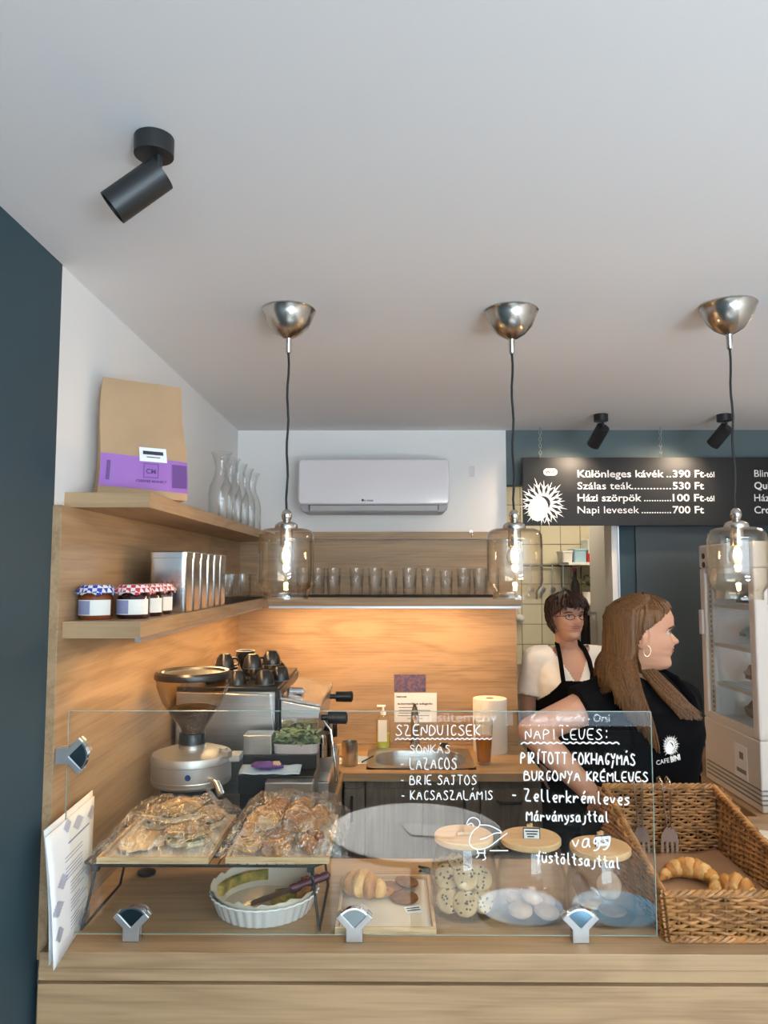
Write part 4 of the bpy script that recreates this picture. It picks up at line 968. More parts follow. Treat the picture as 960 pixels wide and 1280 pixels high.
# pastries on the second tray
rd = random.Random(12); k = 0
pos = [(x, y, 0) for y in (1.815, 1.875, 1.935, 1.995, 2.04) for x in (-.330, -.262, -.190)] + [(x, y, .034) for y in (1.875, 1.93, 1.985) for x in (-.29, -.225)]
for x, y, z in pos:
    kind = k % 3; x += rd.uniform(-.006, .006); y += rd.uniform(-.005, .005); rz = rd.uniform(0, 3)
    layer = {0: 'bottom', .034: 'top'}[z]
    kd = ('round scored', 'square filled', 'twisted glossy')[kind]
    t = T('savory_pastry', '%s golden pastry, %s, %s layer of the right wrapped tray' % (kd, ('%s row %s' % (('nearest', 'second', 'middle', 'fourth', 'farthest')[k // 3], ('left', 'centre', 'right')[k % 3])) if z == 0 else ('%s row %s' % (('near', 'middle', 'far')[(k - 15) // 2 % 3], ('left', 'right')[(k - 15) % 2])), layer), 'pastry', (x, y, ZR + .010 + z), rz)
    if kind == 0:
        MB().ell((0, 0, .017), .032, .031, .019, 20, 10, nz=.25, nsc=20, seed=k).build('bun', 'pastry2', t, True)
        m = MB()
        for j in range(-2, 3): m.tube([(j * .011, -.02 + abs(j) * .004, .0345 - abs(j) * .0022), (j * .011, .02 - abs(j) * .004, .0345 - abs(j) * .0022)], .0014, 5)
        m.build('scored_top', 'crumb', t)
    elif kind == 1:
        m = MB(); m.rings([(0, 0, 0, .030, .026, 4), (0, 0, .008, .033, .029, 4), (0, 0, .026, .031, .027, 3.5), (0, 0, .034, .022, .018, 3)], 24); m.build('puff_case', 'pastry', t, True)
        MB().ell((0, 0, .034), .018, .014, .005, 12, 6, nz=.4, nsc=30).build('filling', 'crumb', t, True)
    else:
        m = MB()
        for j in range(4): m.ell((-.021 + j * .014, .0, .017), .012, .022, .016, 12, 8, (0, .0, .5), nz=.3, nsc=20, seed=j + k)
        m.build('twist', 'pastry', t, True)
    k += 1
def clingfilm(cx, cy, w, d, h, seed, lab, z0, ov=.02):
    def fn(u, v):
        x, y = (u - .5) * 2, (v - .5) * 2; r = max(abs(x), abs(y))
        z = h * (1 - r ** 3.0) if r < 1 else 0
        nzv = noise.noise(Vector((u * 9, v * 9, seed))) * .016 + noise.noise(Vector((u * 26, v * 26, seed + 5))) * .007
        e2 = 1 + .10 * noise.noise(Vector((u * 6, v * 6, seed + 9)))
        return Vector((x * (w + ov) * e2, y * (d + ov * .3) * e2, max(.004, z + nzv * (1.1 if r > .2 else .8) + .006)))
    o = MB().grid(fn, 60, 60).build('cling_film', 'film', None, True)
    tag(o, lab, 'plastic film', loc=(cx, cy, z0)); return o
clingfilm(-.535, 1.92, .122, .158, .070, 3, 'crumpled clear film over the sandwiches on the left tray', ZR + .014)
clingfilm(-.250, 1.925, .125, .158, .082, 8, 'crumpled clear film over the golden pastries on the right tray', ZR + .014)

# ================================================================ quiche dish with knife
q = at(315, 1133, Z=ZC); QX, QY = -.300, 1.872
qd = T('quiche_dish', 'white fluted ceramic quiche dish under the wire rack', 'dish', (QX, QY, ZC + .0005))
MB().lathe([(0, 0), (.108, 0), (.112, .004), (.126, .040), (.130, .044), (.128, .047), (.122, .042), (.108, .008), (0, .006)], n=180, flute=.012, nf=36).build('dish_body', 'ceramic', qd, True)
m = MB(); n = 60; vs = []
for i in range(n):
    a_ = 2 * PI * i / n
    for r, z in ((.0, .010), (.100, .011), (.112, .026), (.119, .046), (.128 + .008 * noise.noise(Vector((i * .5, 0, 2))), .058 + .010 * noise.noise(Vector((i * .7, 3, 1))))): vs.append((r * math.cos(a_), r * math.sin(a_), z))
m.add(vs, [(i * 5 + j, ((i + 1) % n) * 5 + j, ((i + 1) % n) * 5 + j + 1, i * 5 + j + 1) for i in range(n) for j in range(4)]); m.build('paper_lining', 'parch', qd, True)
def wedge(a0, a1, r0, r1, z0, z1, nm, mt_, lab=None):
    m = MB(); st = 14; vs = []
    for i in range(st + 1):
        a_ = R(a0 + (a1 - a0) * i / st)
        for r, z in ((r0, z0), (r1, z0), (r1, z1), ((r0 + r1) / 2, z1 + .004 * noise.noise(Vector((i * .8, 1, r0 * 50)))), (r0, z1)):
            vs.append((r * math.cos(a_), r * math.sin(a_), z + .002 * noise.noise(Vector((i, r * 99, z * 90)))))
    fs = [(i * 5 + j, (i + 1) * 5 + j, (i + 1) * 5 + (j + 1) % 5, i * 5 + (j + 1) % 5) for i in range(st) for j in range(5)] + [tuple(range(5)), tuple(range(st * 5, st * 5 + 5))]
    m.add(vs, fs); return m.build(nm, mt_, qz, True, label=lab)
qz = T('quiche', 'last pieces of green vegetable quiche in the white dish', 'quiche', (QX, QY, ZC + .013))
wedge(-48, 18, .025, .098, .001, .026, 'quiche_slice', 'quiche'); wedge(-30, 30, .094, .112, .004, .040, 'toasted_crust', 'crumb')
wedge(95, 178, .100, .114, .012, .034, 'crust_rest', 'quiche')
kn = T('cake_knife', 'knife with a dark purple handle resting across the quiche dish', 'knife', (QX + .105, QY - .0, ZC + .0575), rot=(0, R(-9), R(26)))
MB().prism([(-.185, .0), (-.17, -.013), (-.06, -.016), (-.045, -.008), (-.045, .008), (-.06, .012), (-.165, .012)], -.001, .001, 'xy').build('blade', 'steel', kn)
MB().tube([(-.05, 0, 0), (-.045, 0, 0), (.0, 0, .001), (.05, 0, .002), (.055, 0, .002)], [.005, .010, .011, .010, .004], 12).build('knife_handle', 'kpurple', kn, True)
for x in (-.03, .0, .03): MB().cyl((x, 0, .0105), .0025, .0015, 10).build('rivet', 'steel', kn)

# ================================================================ croissants, gingerbread
def croissant(nm, lab, loc, rz, L=.06, Rm=.030, bend=1.0, m1='pastry', n=9, sc=1, rot=None):
    t = T(nm, lab, 'pastry', loc, rz, rot=rot)
    pts = []
    for i in range(n):
        u = (i / (n - 1) - .5) * 2; a_ = u * bend; pts.append((Vector((L * math.sin(a_) / max(bend, .2), -L * (1 - math.cos(a_)) / max(bend, .2) , Rm * .9)), u, a_))
    for i, (p_, u, a_) in enumerate(pts):
        r = Rm * (1 - abs(u) ** 1.7 * .68)
        p_.z = r * .93
        MB().ell(p_, L * .30, r, r * .93, 16, 10, (0, 0, -a_), nz=.12, nsc=25, seed=i).build('pastry_layer', m1 if i % 2 == 0 else 'dough', t, True)
    return t
croissant('croissant', 'large layered croissant at the left end of the low tray', (-.070, 1.905, ZC + .0105), R(155), .066, .036, 1.0, n=7)
for i, (x, y, z, rr_, w) in enumerate(((-.000, 1.955, .0095, .034, 'behind'), (.042, 1.965, .0115, .030, 'far right'), (.035, 1.895, .0095, .034, 'in front'))):
    tag(MB().lathe([(0, 0), (rr_ - .003, 0), (rr_, .003), (rr_ - .001, .007), (rr_ - .006, .009), (0, .010)], n=28).build('gingerbread_biscuit', 'gbread', None, True), 'flat round brown gingerbread on the low tray, %s one beside the croissant' % w, 'biscuit', loc=(x, y, ZC + z + .0005 + (.008 if i == 1 else 0)), rot=((0, R(8), 0) if i == 1 else None))
tg = T('price_tag', 'tiny white price tag lying on the low tray before the gingerbread', 'tag', (.055, 1.835, ZC + .0115), rot=(R(12), 0, R(15)))
MB().box(-.020, .020, -.011, .011, 0, .0015).build('card', 'paper', tg); MB().box(-.016, .016, -.005, -.002, .0016, .002).box(-.016, .016, .003, .006, .0016, .002).build('print', 'ink', tg)
bt = T('serving_tongs', 'black handled tongs lying behind the low tray', 'tongs', (.10, 2.06, ZC + .006), rz=R(-40))
MB().tube([(-.03, 0, .012), (0, 0, .012), (.05, .004, .004)], [.003, .006, .004], 8).tube([(-.03, .002, .0), (.0, .014, .0), (.06, .02, .0)], [.003, .005, .004], 8).build('tong_arms', 'blackp', bt, True)

# ================================================================ biscuit jars
def biscuit_jar(px_, Y, lab, R0=.079, H=.158, tagw=None):
    x = at(px_, 1100, Y).x; t = T('biscuit_jar', lab, 'jar', (x, Y, ZC + .0005))
    MB().lathe([(0, .004), (R0 - .006, .004), (R0 - .002, .010), (R0 - .002, H * .55), (R0 * .86, H * .84), (R0 * .80, H), (R0 * .84, H), (R0 * .90, H * .85), (R0 + .001, H * .56), (R0 + .001, .009), (R0 - .005, 0), (0, 0)], n=56).build('jar_glass', 'glass', t, True)
    ld = MB().lathe([(0, H + .001), (R0 * .86, H + .001), (R0 * .89, H + .004), (R0 * .89, H + .013), (R0 * .86, H + .016), (0, H + .016)], n=56).build('wooden_lid', 'bamboo', t, True)
    return t, x, H
def jar_tag(x, Y, H, dx, dy, s, rz, par):
    g_ = T('jar_tag', 'small white name tag in a wooden peg on the %s' % par, 'tag', (x + dx, Y + dy, ZC + H + .017), rz)
    MB().box(-.003, .003, -.004, .004, 0, .032).box(-.010, -.004, -.004, .004, 0, .030).build('wooden_peg', 'bamboo', g_)
    b = MB().box(-.020, .020, -.0065, -.0045, -.002, .024).build('tag_board', 'ink', g_); MB().box(-.018, .018, -.0072, -.0066, -.000, .022).build('white_card', 'paper', g_)
    if s == 3: MB().box(-.015, .015, -.0076, -.0073, .015, .018).box(-.012, .013, -.0076, -.0073, .009, .012).box(-.010, .006, -.0076, -.0073, .003, .006).build('print', 'ink', g_)
    else: text('lettering', 'LINZER', 'ink', g_, (-.014, -.0074, .007), .008, bold=.02, width=.029)
j1 = biscuit_jar(580, 1.865, 'glass jar full of chocolate chip cookies with a wooden lid')
j2 = biscuit_jar(664, 1.850, 'middle glass jar with a wooden lid and a few round biscuits', .080)
j3 = biscuit_jar(751, 1.838, 'right glass jar with a wooden lid beside the wicker basket', .079, .142)
jar_tag(j2[1], 1.85, j2[2], 0, -.010, 3, R(-4), 'middle jar'); jar_tag(j3[1], 1.838, j3[2], .004, 0, 1, R(14), 'right jar')
pg = T('wooden_peg', 'wooden peg lying on the lid of the cookie jar', 'peg', (j1[1] + .005, 1.86, ZC + j1[2] + .0175), R(8))
MB().box(-.022, .022, -.003, .003, 0, .006).build('peg_half', 'bamboo', pg); MB().box(-.006, .0, -.012, .012, .0062, .010).build('peg_half', 'bamboo', pg)
def cookie(x, y, z, rot, lab, mt_='cookie', r=.030, chips=True, seed=0, h=.011, grp=None):
    t = T('cookie', lab, 'biscuit', (x, y, z), rot=rot, group=grp)
    MB().lathe([(0, -h), (r * .7, -h * .9), (r * .95, -h * .4), (r, 0), (r * .93, h * .5), (r * .6, h * .9), (0, h)], n=22).build('biscuit_body', mt_, t, True)
    if chips:
        m = MB(); rd = random.Random(seed)
        for i in range(14):
            a_ = rd.uniform(0, 6.3); rr_ = r * math.sqrt(rd.random()) * .85; zz = h * (.95 - .45 * (rr_ / r) ** 2)
            for s_ in (1, -1): m.ell((rr_ * math.cos(a_), rr_ * math.sin(a_), s_ * zz), .0034, .003, .0018, 6, 4)
        m.build('chocolate_chips', 'choc', t)
    return t
x, y = j1[1], 1.865
cs = [(-.040, -.038, .038, (1.2, .2, .3)), (-.002, -.048, .034, (1.1, -.1, .0)), (.040, -.034, .036, (1.2, .1, .6)), (-.046, .012, .038, (1.25, .2, 1.2)), (.046, .014, .036, (1.1, 0, 1.7)), (0, .04, .036, (1.2, .3, 2.5)), (0, .0, .038, (1.3, 0, 1.0)),
      (-.042, -.022, .084, (1.1, .6, -.4)), (.000, -.038, .088, (.95, .1, .1)), (.036, -.018, .078, (.9, -.4, .5)), (.012, .025, .084, (1.0, .3, 1.6)), (-.034, .032, .086, (1.1, .3, 2.3)), (-.012, -.006, .108, (.5, .35, .4))]
for i, (dx, dy, dz, rot) in enumerate(cs):
    cookie(x + dx, y + dy, ZC + dz, rot, 'chocolate chip cookie in the left jar, %s layer, %s from the front left' % (('bottom', 'middle', 'top')[0 if i < 7 else 1 if i < 12 else 2], ordn(i if i < 7 else i - 7 if i < 12 else 0)), seed=i)
x, y = j2[1], 1.85
for i, (dx, dy, dz, w) in enumerate(((-.032, -.030, .018, 'front left'), (.028, -.036, .018, 'front right'), (.034, .03, .018, 'far right'), (-.03, .032, .018, 'far left'), (0, .0, .037, 'topmost'))):
    cookie(x + dx, y + dy, ZC + dz, (.1, .1 * i, 0), 'smooth round biscuit at the bottom of the middle jar, %s one' % w, 'pinkc', .029, False, h=.012)
x, y = j3[1], 1.838
for i, (dx, dy, dz, rot, w) in enumerate(((-.02, .02, .018, (0, .1, 0), 'lying at the bottom'), (-.038, .03, .052, (1.0, .5, .6), 'leaning at the left'), (.03, .04, .050, (1.2, -.4, -.6), 'leaning at the far right'), (.02, -.02, .020, (.1, 0, 0), 'at the bottom front'))):
    cookie(x + dx, y + dy, ZC + dz, rot, 'thin brown biscuit %s inside the right jar' % w, 'gbread' if i % 2 else 'pinkc', .032, False, h=.006)

# ================================================================ menu papers leaning on the left panel
mp = T('menu_sheets', 'stack of printed white menu sheets leaning on the left oak panel', 'papers', (-.736, 1.64, ZC + .001))
for k, (dy, tl) in enumerate(((.02, .0), (.0, .012))):
    z1 = .262 if k else .270
    w0 = [(0 + .012 * (1 - k), -.04 + dy), (.0, .19 + dy)]
    B_ = [Vector((.040 - .0 + tl * 1.5, -.060 + dy, 0)), Vector((.020 + tl, .185 + dy, .0)), Vector((.010 + tl, .220 + dy, z1)), Vector((.006 + tl, -.030 + dy, z1 * .95))]
    MB().grid(lambda u, v: (B_[0].lerp(B_[1], u)).lerp(B_[3].lerp(B_[2], u), v) + Vector((.004 * math.sin(v * PI) * (1 - u), 0, 0)), 8, 8).build('sheet', 'paper', mp, True, solid=.002)
    if k == 1:
        def P(u, v): return (B_[0].lerp(B_[1], u)).lerp(B_[3].lerp(B_[2], u), v) + Vector((.0022 + .004 * math.sin(v * PI) * (1 - u), 0, 0))
        m = MB()
        for i in range(22):
            v0 = .12 + i * .028; u0, u1 = (.42, .86 - .1 * (i % 3)) if i < 14 else (.32, .72)
            if i % 5 == 4: continue
            m.add([P(u0, v0), P(u1, v0), P(u1, v0 + .007), P(u0, v0 + .007)], [(0, 1, 2, 3)])
        m.add([P(.40, .80), P(.88, .80), P(.88, .815), P(.40, .815)], [(0, 1, 2, 3)])
        m.build('print_line', 'inkb', mp)
        m = MB()
        for (cu, cv, s_) in ((.12, .40, .14), (.25, .56, .12), (.14, .20, .10), (.62, .90, .12), (.90, .42, .10), (.72, .08, .10), (.40, .95, .08), (.93, .88, .10)):
            for j in range(9):
                h_ = s_ * (1 - abs(j - 4) / 5); v0 = cv + (j - 4) * .013
                m.add([P(max(0, cu - h_), v0), P(min(1, cu + h_), v0), P(min(1, cu + h_), v0 + .006), P(max(0, cu - h_), v0 + .006)], [(0, 1, 2, 3)])
        m.build('striped_motif', 'inkb', mp, stuff=True)

# ================================================================ wicker basket
bx0, bx1, by0, by1 = .606, .905, 1.705, 2.155
bk = T('wicker_basket', 'brown wicker basket with a low front at the right of the counter', 'basket', (0, 0, ZC + .002))
hf, hb_ = .102, .20
def wall_pt(side, s_, h):
    # s 0..1 along side; h height; walls flare slightly
    fl = h * .10
    if side == 'f': return Vector((bx0 - fl + (bx1 - bx0 + 2 * fl) * s_, by0 - fl * .2, h))
    if side == 'b': return Vector((bx0 - fl * .2 + (bx1 - bx0 + .4 * fl) * s_, by1 + fl, h))
    if side == 'l': return Vector((bx0 - fl, by0 - fl * .2 + (by1 - by0 + fl) * s_, h))
    return Vector((bx1 + fl, by0 - fl * .2 + (by1 - by0 + fl) * s_, h))
def hmax(side, s_):
    if side == 'f': return hf
    if side == 'b': return hb_
    return hf + (hb_ - hf) * s_
for side, nst, nrm in (('f', 13, Vector((0, 1, 0))), ('b', 13, Vector((0, 1, 0))), ('l', 19, Vector((1, 0, 0))), ('r', 19, Vector((1, 0, 0)))):
    m = MB()
    for i in range(nst):
        s_ = i / (nst - 1); m.tube([wall_pt(side, s_, 0), wall_pt(side, s_, hmax(side, s_))], .0028, 5)
    m.build('stakes', 'wicker_d', bk, stuff=True)
    m = MB(); rows = int((.2 if side != 'f' else hf) / .0078); rd = random.Random(side)
    for r in range(rows):
        f0 = (r + .5) / rows; pts = []; rr_ = rd.uniform(.0030, .0042)
        for i in range((nst - 1) * 4 + 1):
            s_ = i / ((nst - 1) * 4); h = hmax(side, s_) * f0
            p_ = wall_pt(side, s_, h) + nrm * .0052 * math.cos(PI * (i / 4) + PI * r); p_.z += .0012 * math.sin(i * .9 + r * 2) + rd.uniform(-.0006, .0006); pts.append(p_)
        m.tube(pts, rr_, 6)
    m.build('woven_wall', 'wicker', bk, True, stuff=True)
def braid(P, r, nm):
    P = [Vector(p) for p in P]; m = MB(); L = [0]
    for a_, b2 in zip(P, P[1:]): L.append(L[-1] + (b2 - a_).length)
    for ph in range(3):
        pts = []; N = int(L[-1] / .006)
        for i in range(N + 1):
            d = L[-1] * i / N; k = max(j for j in range(len(L)) if L[j] <= d + 1e-9); k = min(k, len(P) - 2); u = (d - L[k]) / (L[k + 1] - L[k])
            c = P[k].lerp(P[k + 1], u); dr = (P[k + 1] - P[k]).normalized(); sd = dr.cross(Vector((0, 0, 1))).normalized(); a_ = d / .05 * 2 * PI + ph * 2 * PI / 3
            pts.append(c + sd * math.cos(a_) * r * .8 + Vector((0, 0, 1)) * math.sin(a_) * r * .8)
        m.tube(pts, r * .72, 6)
    return m.build(nm, 'wicker', bk, True)
cF = [wall_pt('f', 0, hf), wall_pt('f', 1, hf), wall_pt('b', 1, hb_), wall_pt('b', 0, hb_), wall_pt('f', 0, hf)]
braid(cF, .0062, 'rim'); braid([(bx0, by0, .006), (bx1, by0, .006), (bx1, by1, .006), (bx0, by1, .006), (bx0, by0, .006)], .006, 'foot_border')
MB().box(bx0 + .004, bx1 - .004, by0 + .006, by1 - .004, .004, .009).build('basket_bottom', 'wicker_d', bk)
bpz = MB().grid(lambda u, v: Vector((bx0 + .012 + (bx1 - bx0 - .024) * u, by0 + .015 + (by1 - by0 - .03) * v, .0 + .034 + .004 * noise.noise(Vector((u * 4, v * 4, 0))) + .014 * (abs(u - .5) * 2) ** 4)), 20, 20).build('paper_liner', 'brownp', None, True, solid=.0008)
tag(bpz, 'brown paper lining in the bottom of the wicker basket', 'paper', loc=(0, 0, ZC + .0))
for o_ in [croissant('salted_crescent', 'long curved crescent roll lying on the paper in the basket', (.752, 1.955, ZC + .040), R(-20), .078, .026, 1.15, m1='pastry', n=11),
           croissant('croissant', 'shiny croissant at the front right of the basket', (.805, 1.82, ZC + .040), R(-35), .062, .034, 1.0, n=7)]: pass
def tongs(px_, lab, first=None):
    q = at(px_, 984, by1 + .0)
    t = T('serving_tongs', lab, 'tongs', (q.x, by1 + .016, ZC + hb_ + .014), group='steel tongs hooked over the basket rim')
    m = MB()
    for s_ in (-1, 1):
        m.tube([(s_ * .010, .014, -.020), (s_ * .011, .012, .004), (s_ * .011, -.004, .012), (s_ * .011, -.018, .006), (s_ * .010, -.022, -.03), (s_ * .006, -.030, -.10), (s_ * .004, -.032, -.118)], [.005, .006, .0065, .0065, .006, .005, .005], 8, flat=.5)
    m.build('tong_handles', 'tin', t, True)
    h = MB(); h.prism([(-.010, -.112), (.010, -.112), (.022, -.132), (.024, -.150), (-.024, -.150), (-.022, -.132)], -.036, -.033, 'xz')
    for k in range(4): h.prism([(-.024 + k * .0135, -.150), (-.0165 + k * .0135, -.150), (-.0165 + k * .0135, -.188), (-.024 + k * .0135, -.188)], -.036, -.033, 'xz')
    h.build('slotted_head', 'tin', t)
    return t
tongs(797, 'steel serving tongs hooked over the back rim of the basket, left pair'); tongs(832, 'steel serving tongs hooked over the back rim of the basket, right pair')
# ================================================================ people
def interp(T_, z):
    if z <= T_[0][0]: return T_[0][1]
    for (a_, va), (b2, vb) in zip(T_, T_[1:]):
        if z <= b2:
            u = (z - a_) / (b2 - a_); u = u * u * (3 - 2 * u) * .5 + u * .5; return va + (vb - va) * u
    return T_[-1][1]
FR = [(0, .060), (.008, .082), (.018, .090), (.03, .089), (.042, .084), (.052, .090), (.059, .0915), (.065, .088), (.072, .094), (.082, .090), (.10, .086), (.118, .080), (.130, .088), (.140, .092), (.16, .092), (.18, .084), (.198, .064), (.212, .034), (.22, .004)]
BK = [(0, .0), (.02, .02), (.045, .055), (.07, .078), (.10, .092), (.14, .098), (.17, .090), (.195, .068), (.212, .036), (.22, .004)]
WD = [(0, .022), (.008, .032), (.02, .042), (.04, .052), (.06, .060), (.09, .068), (.12, .071), (.15, .073), (.175, .068), (.195, .052), (.212, .028), (.22, .004)]
def gs_(x, s): return math.exp(-(x / s) ** 2)
def head_pt(th, z, off=0, face=True):
    """th: 0 = front (-y), positive towards +x"""
    w = interp(WD, z); ct, s_ = math.cos(th), math.sin(th)
    d = interp(FR, z) if ct > 0 else interp(BK, z)
    x = w * math.copysign(abs(s_) ** .92, s_); y = -d * math.copysign(abs(ct) ** (.80 if ct > 0 else .92), ct)
    if face and ct > 0:
        # nose
        prof = interp([(.078, 0), (.082, .016), (.088, .024), (.094, .0235), (.104, .015), (.116, .007), (.128, .0), (.2, 0)], z)
        wn = interp([(.08, .012), (.088, .013), (.10, .009), (.12, .007)], z)
        y -= prof * gs_(x, wn)
        y -= .006 * gs_(abs(x) - .012, .006) * gs_(z - .085, .006)          # nostril wings
        y += .011 * gs_(abs(x) - .032, .013) * gs_(z - .117, .009)          # sockets
        y -= .005 * gs_(abs(x) - .030, .02) * gs_(z - .133, .006)           # brow ridge
        y -= .005 * gs_(abs(x) - .040, .018) * gs_(z - .088, .018)          # cheeks
        y += .004 * gs_(x, .022) * gs_(z - .0655, .0022)                    # mouth line
    p = Vector((x, y, z))
    if off: n_ = Vector((x / max(w, .01) ** 1, y / max(d, .01), (z - .10) / .12)).normalized(); p += n_ * off
    return p
def head_mesh(mb, tf, off=0, face=True, nz=64, nt_=80):
    vs = []; fs = []
    zs = [.22 * (j / nz) for j in range(nz + 1)]
    for z in zs:
        for i in range(nt_): vs.append(tf(head_pt(2 * PI * i / nt_ - PI, z, off, face)))
    for j in range(nz):
        for i in range(nt_):
            k = (i + 1) % nt_; fs.append((j * nt_ + i, j * nt_ + k, (j + 1) * nt_ + k, (j + 1) * nt_ + i))
    fs.append(tuple(range(nt_))[::-1]); fs.append(tuple(range(nz * nt_, nz * nt_ + nt_)))
    mb.add(vs, fs)
def hand(mb, wr, d, pn, side=1, curl=.35, L=.175):
    """wrist point, direction of the fingers, palm normal"""
    wr = Vector(wr); d = Vector(d).normalized(); pn = (Vector(pn) - d * d.dot(Vector(pn))).normalized(); s_ = d.cross(pn) * side
    k = L / .175; palm = wr + d * .045 * k
    for a_ in (-.024, -.008, .008, .024): mb.cap(wr + s_ * a_ * .6 * k, wr + d * .085 * k + s_ * a_ * k, .014 * k, .0115 * k, 10)
    for i, (a_, l) in enumerate(((-.027, .060), (-.009, .072), (.009, .068), (.027, .054))):
        p0 = wr + d * .085 * k + s_ * a_ * k; d1 = (d * math.cos(curl) + pn * math.sin(curl)).normalized(); p1 = p0 + d1 * l * .45 * k
        d2 = (d * math.cos(curl * 2.4) + pn * math.sin(curl * 2.4)); p2 = p1 + d2 * l * .32 * k; d3 = (d * math.cos(curl * 3.4) + pn * math.sin(curl * 3.4)); p3 = p2 + d3 * l * .2 * k
        mb.cap(p0, p1, .0095 * k, .0085 * k, 10); mb.cap(p1, p2, .0085 * k, .008 * k, 10); mb.cap(p2, p3, .008 * k, .007 * k, 10)
    t0_ = wr + d * .025 * k - s_ * .022 * k; t1 = t0_ + (d * .7 - s_ * .7 + pn * .3).normalized() * .04 * k; t2 = t1 + (d * .95 - s_ * .2 + pn * .3).normalized() * .032 * k
    mb.cap(t0_, t1, .013 * k, .0105 * k, 10); mb.cap(t1, t2, .0105 * k, .0085 * k, 10)
TORSO = [(.80, 0, 0, .172, .118), (.87, 0, .004, .182, .124), (.94, 0, .002, .172, .114), (1.02, 0, -.002, .146, .100), (1.09, 0, -.004, .142, .098), (1.16, 0, -.010, .150, .108), (1.225, 0, -.016, .158, .118), (1.29, 0, -.004, .160, .104), (1.335, 0, .004, .158, .084), (1.365, 0, .008, .125, .068), (1.39, 0, .010, .080, .056), (1.41, 0, .008, .048, .048)]
def torso_prims(mb, zs, wide, off=0, zlo=.80, zhi=1.42):
    rs = [(cx, cy, z * zs, rx * wide + off, ry * wide + off, 2.3) for z, cx, cy, rx, ry in TORSO if zlo - .001 <= z <= zhi]
    mb.rings(rs, 48)
def person(lab, loc, rz, zs, wide, head_tf, joints, sk, hand_spec):
    t = T('person', lab, 'person', loc, rz)
    mb = MB(); torso_prims(mb, zs, wide)
    neck0 = Vector((0, .012, 1.38 * zs)); neck1 = head_tf(Vector((0, .012, .045))); mb.cap(neck0, neck1, .056 * wide, .051, 20)
    head_mesh(mb, head_tf)
    for s_ in (-1, 1):
        ear = [Vector((s_ * (.0715 + .006 * math.sin(a_)), .010 + .014 * math.cos(a_), .098 + .030 * math.sin(a_))) for a_ in [2 * PI * i / 12 for i in range(13)]]
        mb.tube([head_tf(p_) for p_ in ear], .0052, 6); mb.ell(head_tf(Vector((s_ * .070, .010, .098))), .008, .014, .024, 10, 8)
    for side in ('r', 'l'):
        sh_, el, wr = [Vector(p_) for p_ in joints[side]]
        inner = Vector((sh_.x * .55, sh_.y, sh_.z + .004)); mb.cap(inner, sh_, .058 * wide, .056 * wide, 18)
        mb.cap(sh_, el, .053 * wide, .041 * wide, 18); mb.cap(el, el.lerp(wr, .35), .041 * wide, .040 * wide, 16); mb.cap(el.lerp(wr, .35), wr, .040 * wide, .027, 16)
        d, pn, sd, cu = hand_spec[side]; hand(mb, wr, d, pn, sd, cu)
    for s_ in (-1, 1):
        hip = Vector((s_ * .090 * wide, 0, .84 * zs)); kn_ = Vector((s_ * .085 * wide, -.01, .47 * zs)); an = Vector((s_ * .08 * wide, .02, .08))
        mb.cap(hip, kn_, .088 * wide, .060 * wide, 18); mb.cap(kn_, kn_.lerp(an, .35) + Vector((0, .012, 0)), .058 * wide, .056 * wide, 16); mb.cap(kn_.lerp(an, .35) + Vector((0, .012, 0)), an, .056 * wide, .038, 16)
        mb.cap(an + Vector((0, .01, -.035)), an + Vector((0, -.15, -.048)), .042, .030, 12)
    me = remesh(mb, .0048, 1); put('body', me, sk, t)
    # eyes, lips, brows
    for s_ in (-1, 1):
        c = Vector((s_ * .031, -.0660, .1165)); MB().ell(head_tf(c), .0118, .0118, .0118, 16, 10).build('eyeball', 'eye', t, True)
        MB().ell(head_tf(c + Vector((s_ * .0 + joints.get('gaze', 0), -.0090, -.0005))), .0050, .0038, .0050, 12, 8).build('iris', 'iris', t, True)
        ld = MB().tube([head_tf(c + Vector((s_ * u * .0145, -.0118 + abs(u) * .0065, .0052 - .0042 * u * u))) for u in (-1, -.6, -.2, .2, .6, 1)], [.0008, .0017, .002, .002, .0019, .0009], 6); ld.build('upper_eyelash', 'brow', t, True)
        MB().tube([head_tf(head_pt(math.asin(min(.99, x / .071)) * s_, .1315 + .005 * math.sin((x - .014) / .034 * PI)) + Vector((0, -.001, 0))) for x in (.016, .026, .036, .046, .052)], [.0018, .0036, .0036, .0028, .0012], 6, flat=.8).build('eyebrow', 'brow', t, True)
    for z0, rr_, nm in ((.0605, .0040, 'lower_lip'), (.0700, .0032, 'upper_lip')):
        MB().tube([head_tf(head_pt(a_, z0 - (.0035 if nm[0] == 'u' else -.002) * (abs(a_) / .5) ** 2) + Vector((0, -.0002, 0))) for a_ in (-.42, -.28, -.14, 0, .14, .28, .42)], [.0008, rr_ * .75, rr_, rr_, rr_, rr_ * .75, .0008], 8).build(nm, 'lip', t, True)
    return t
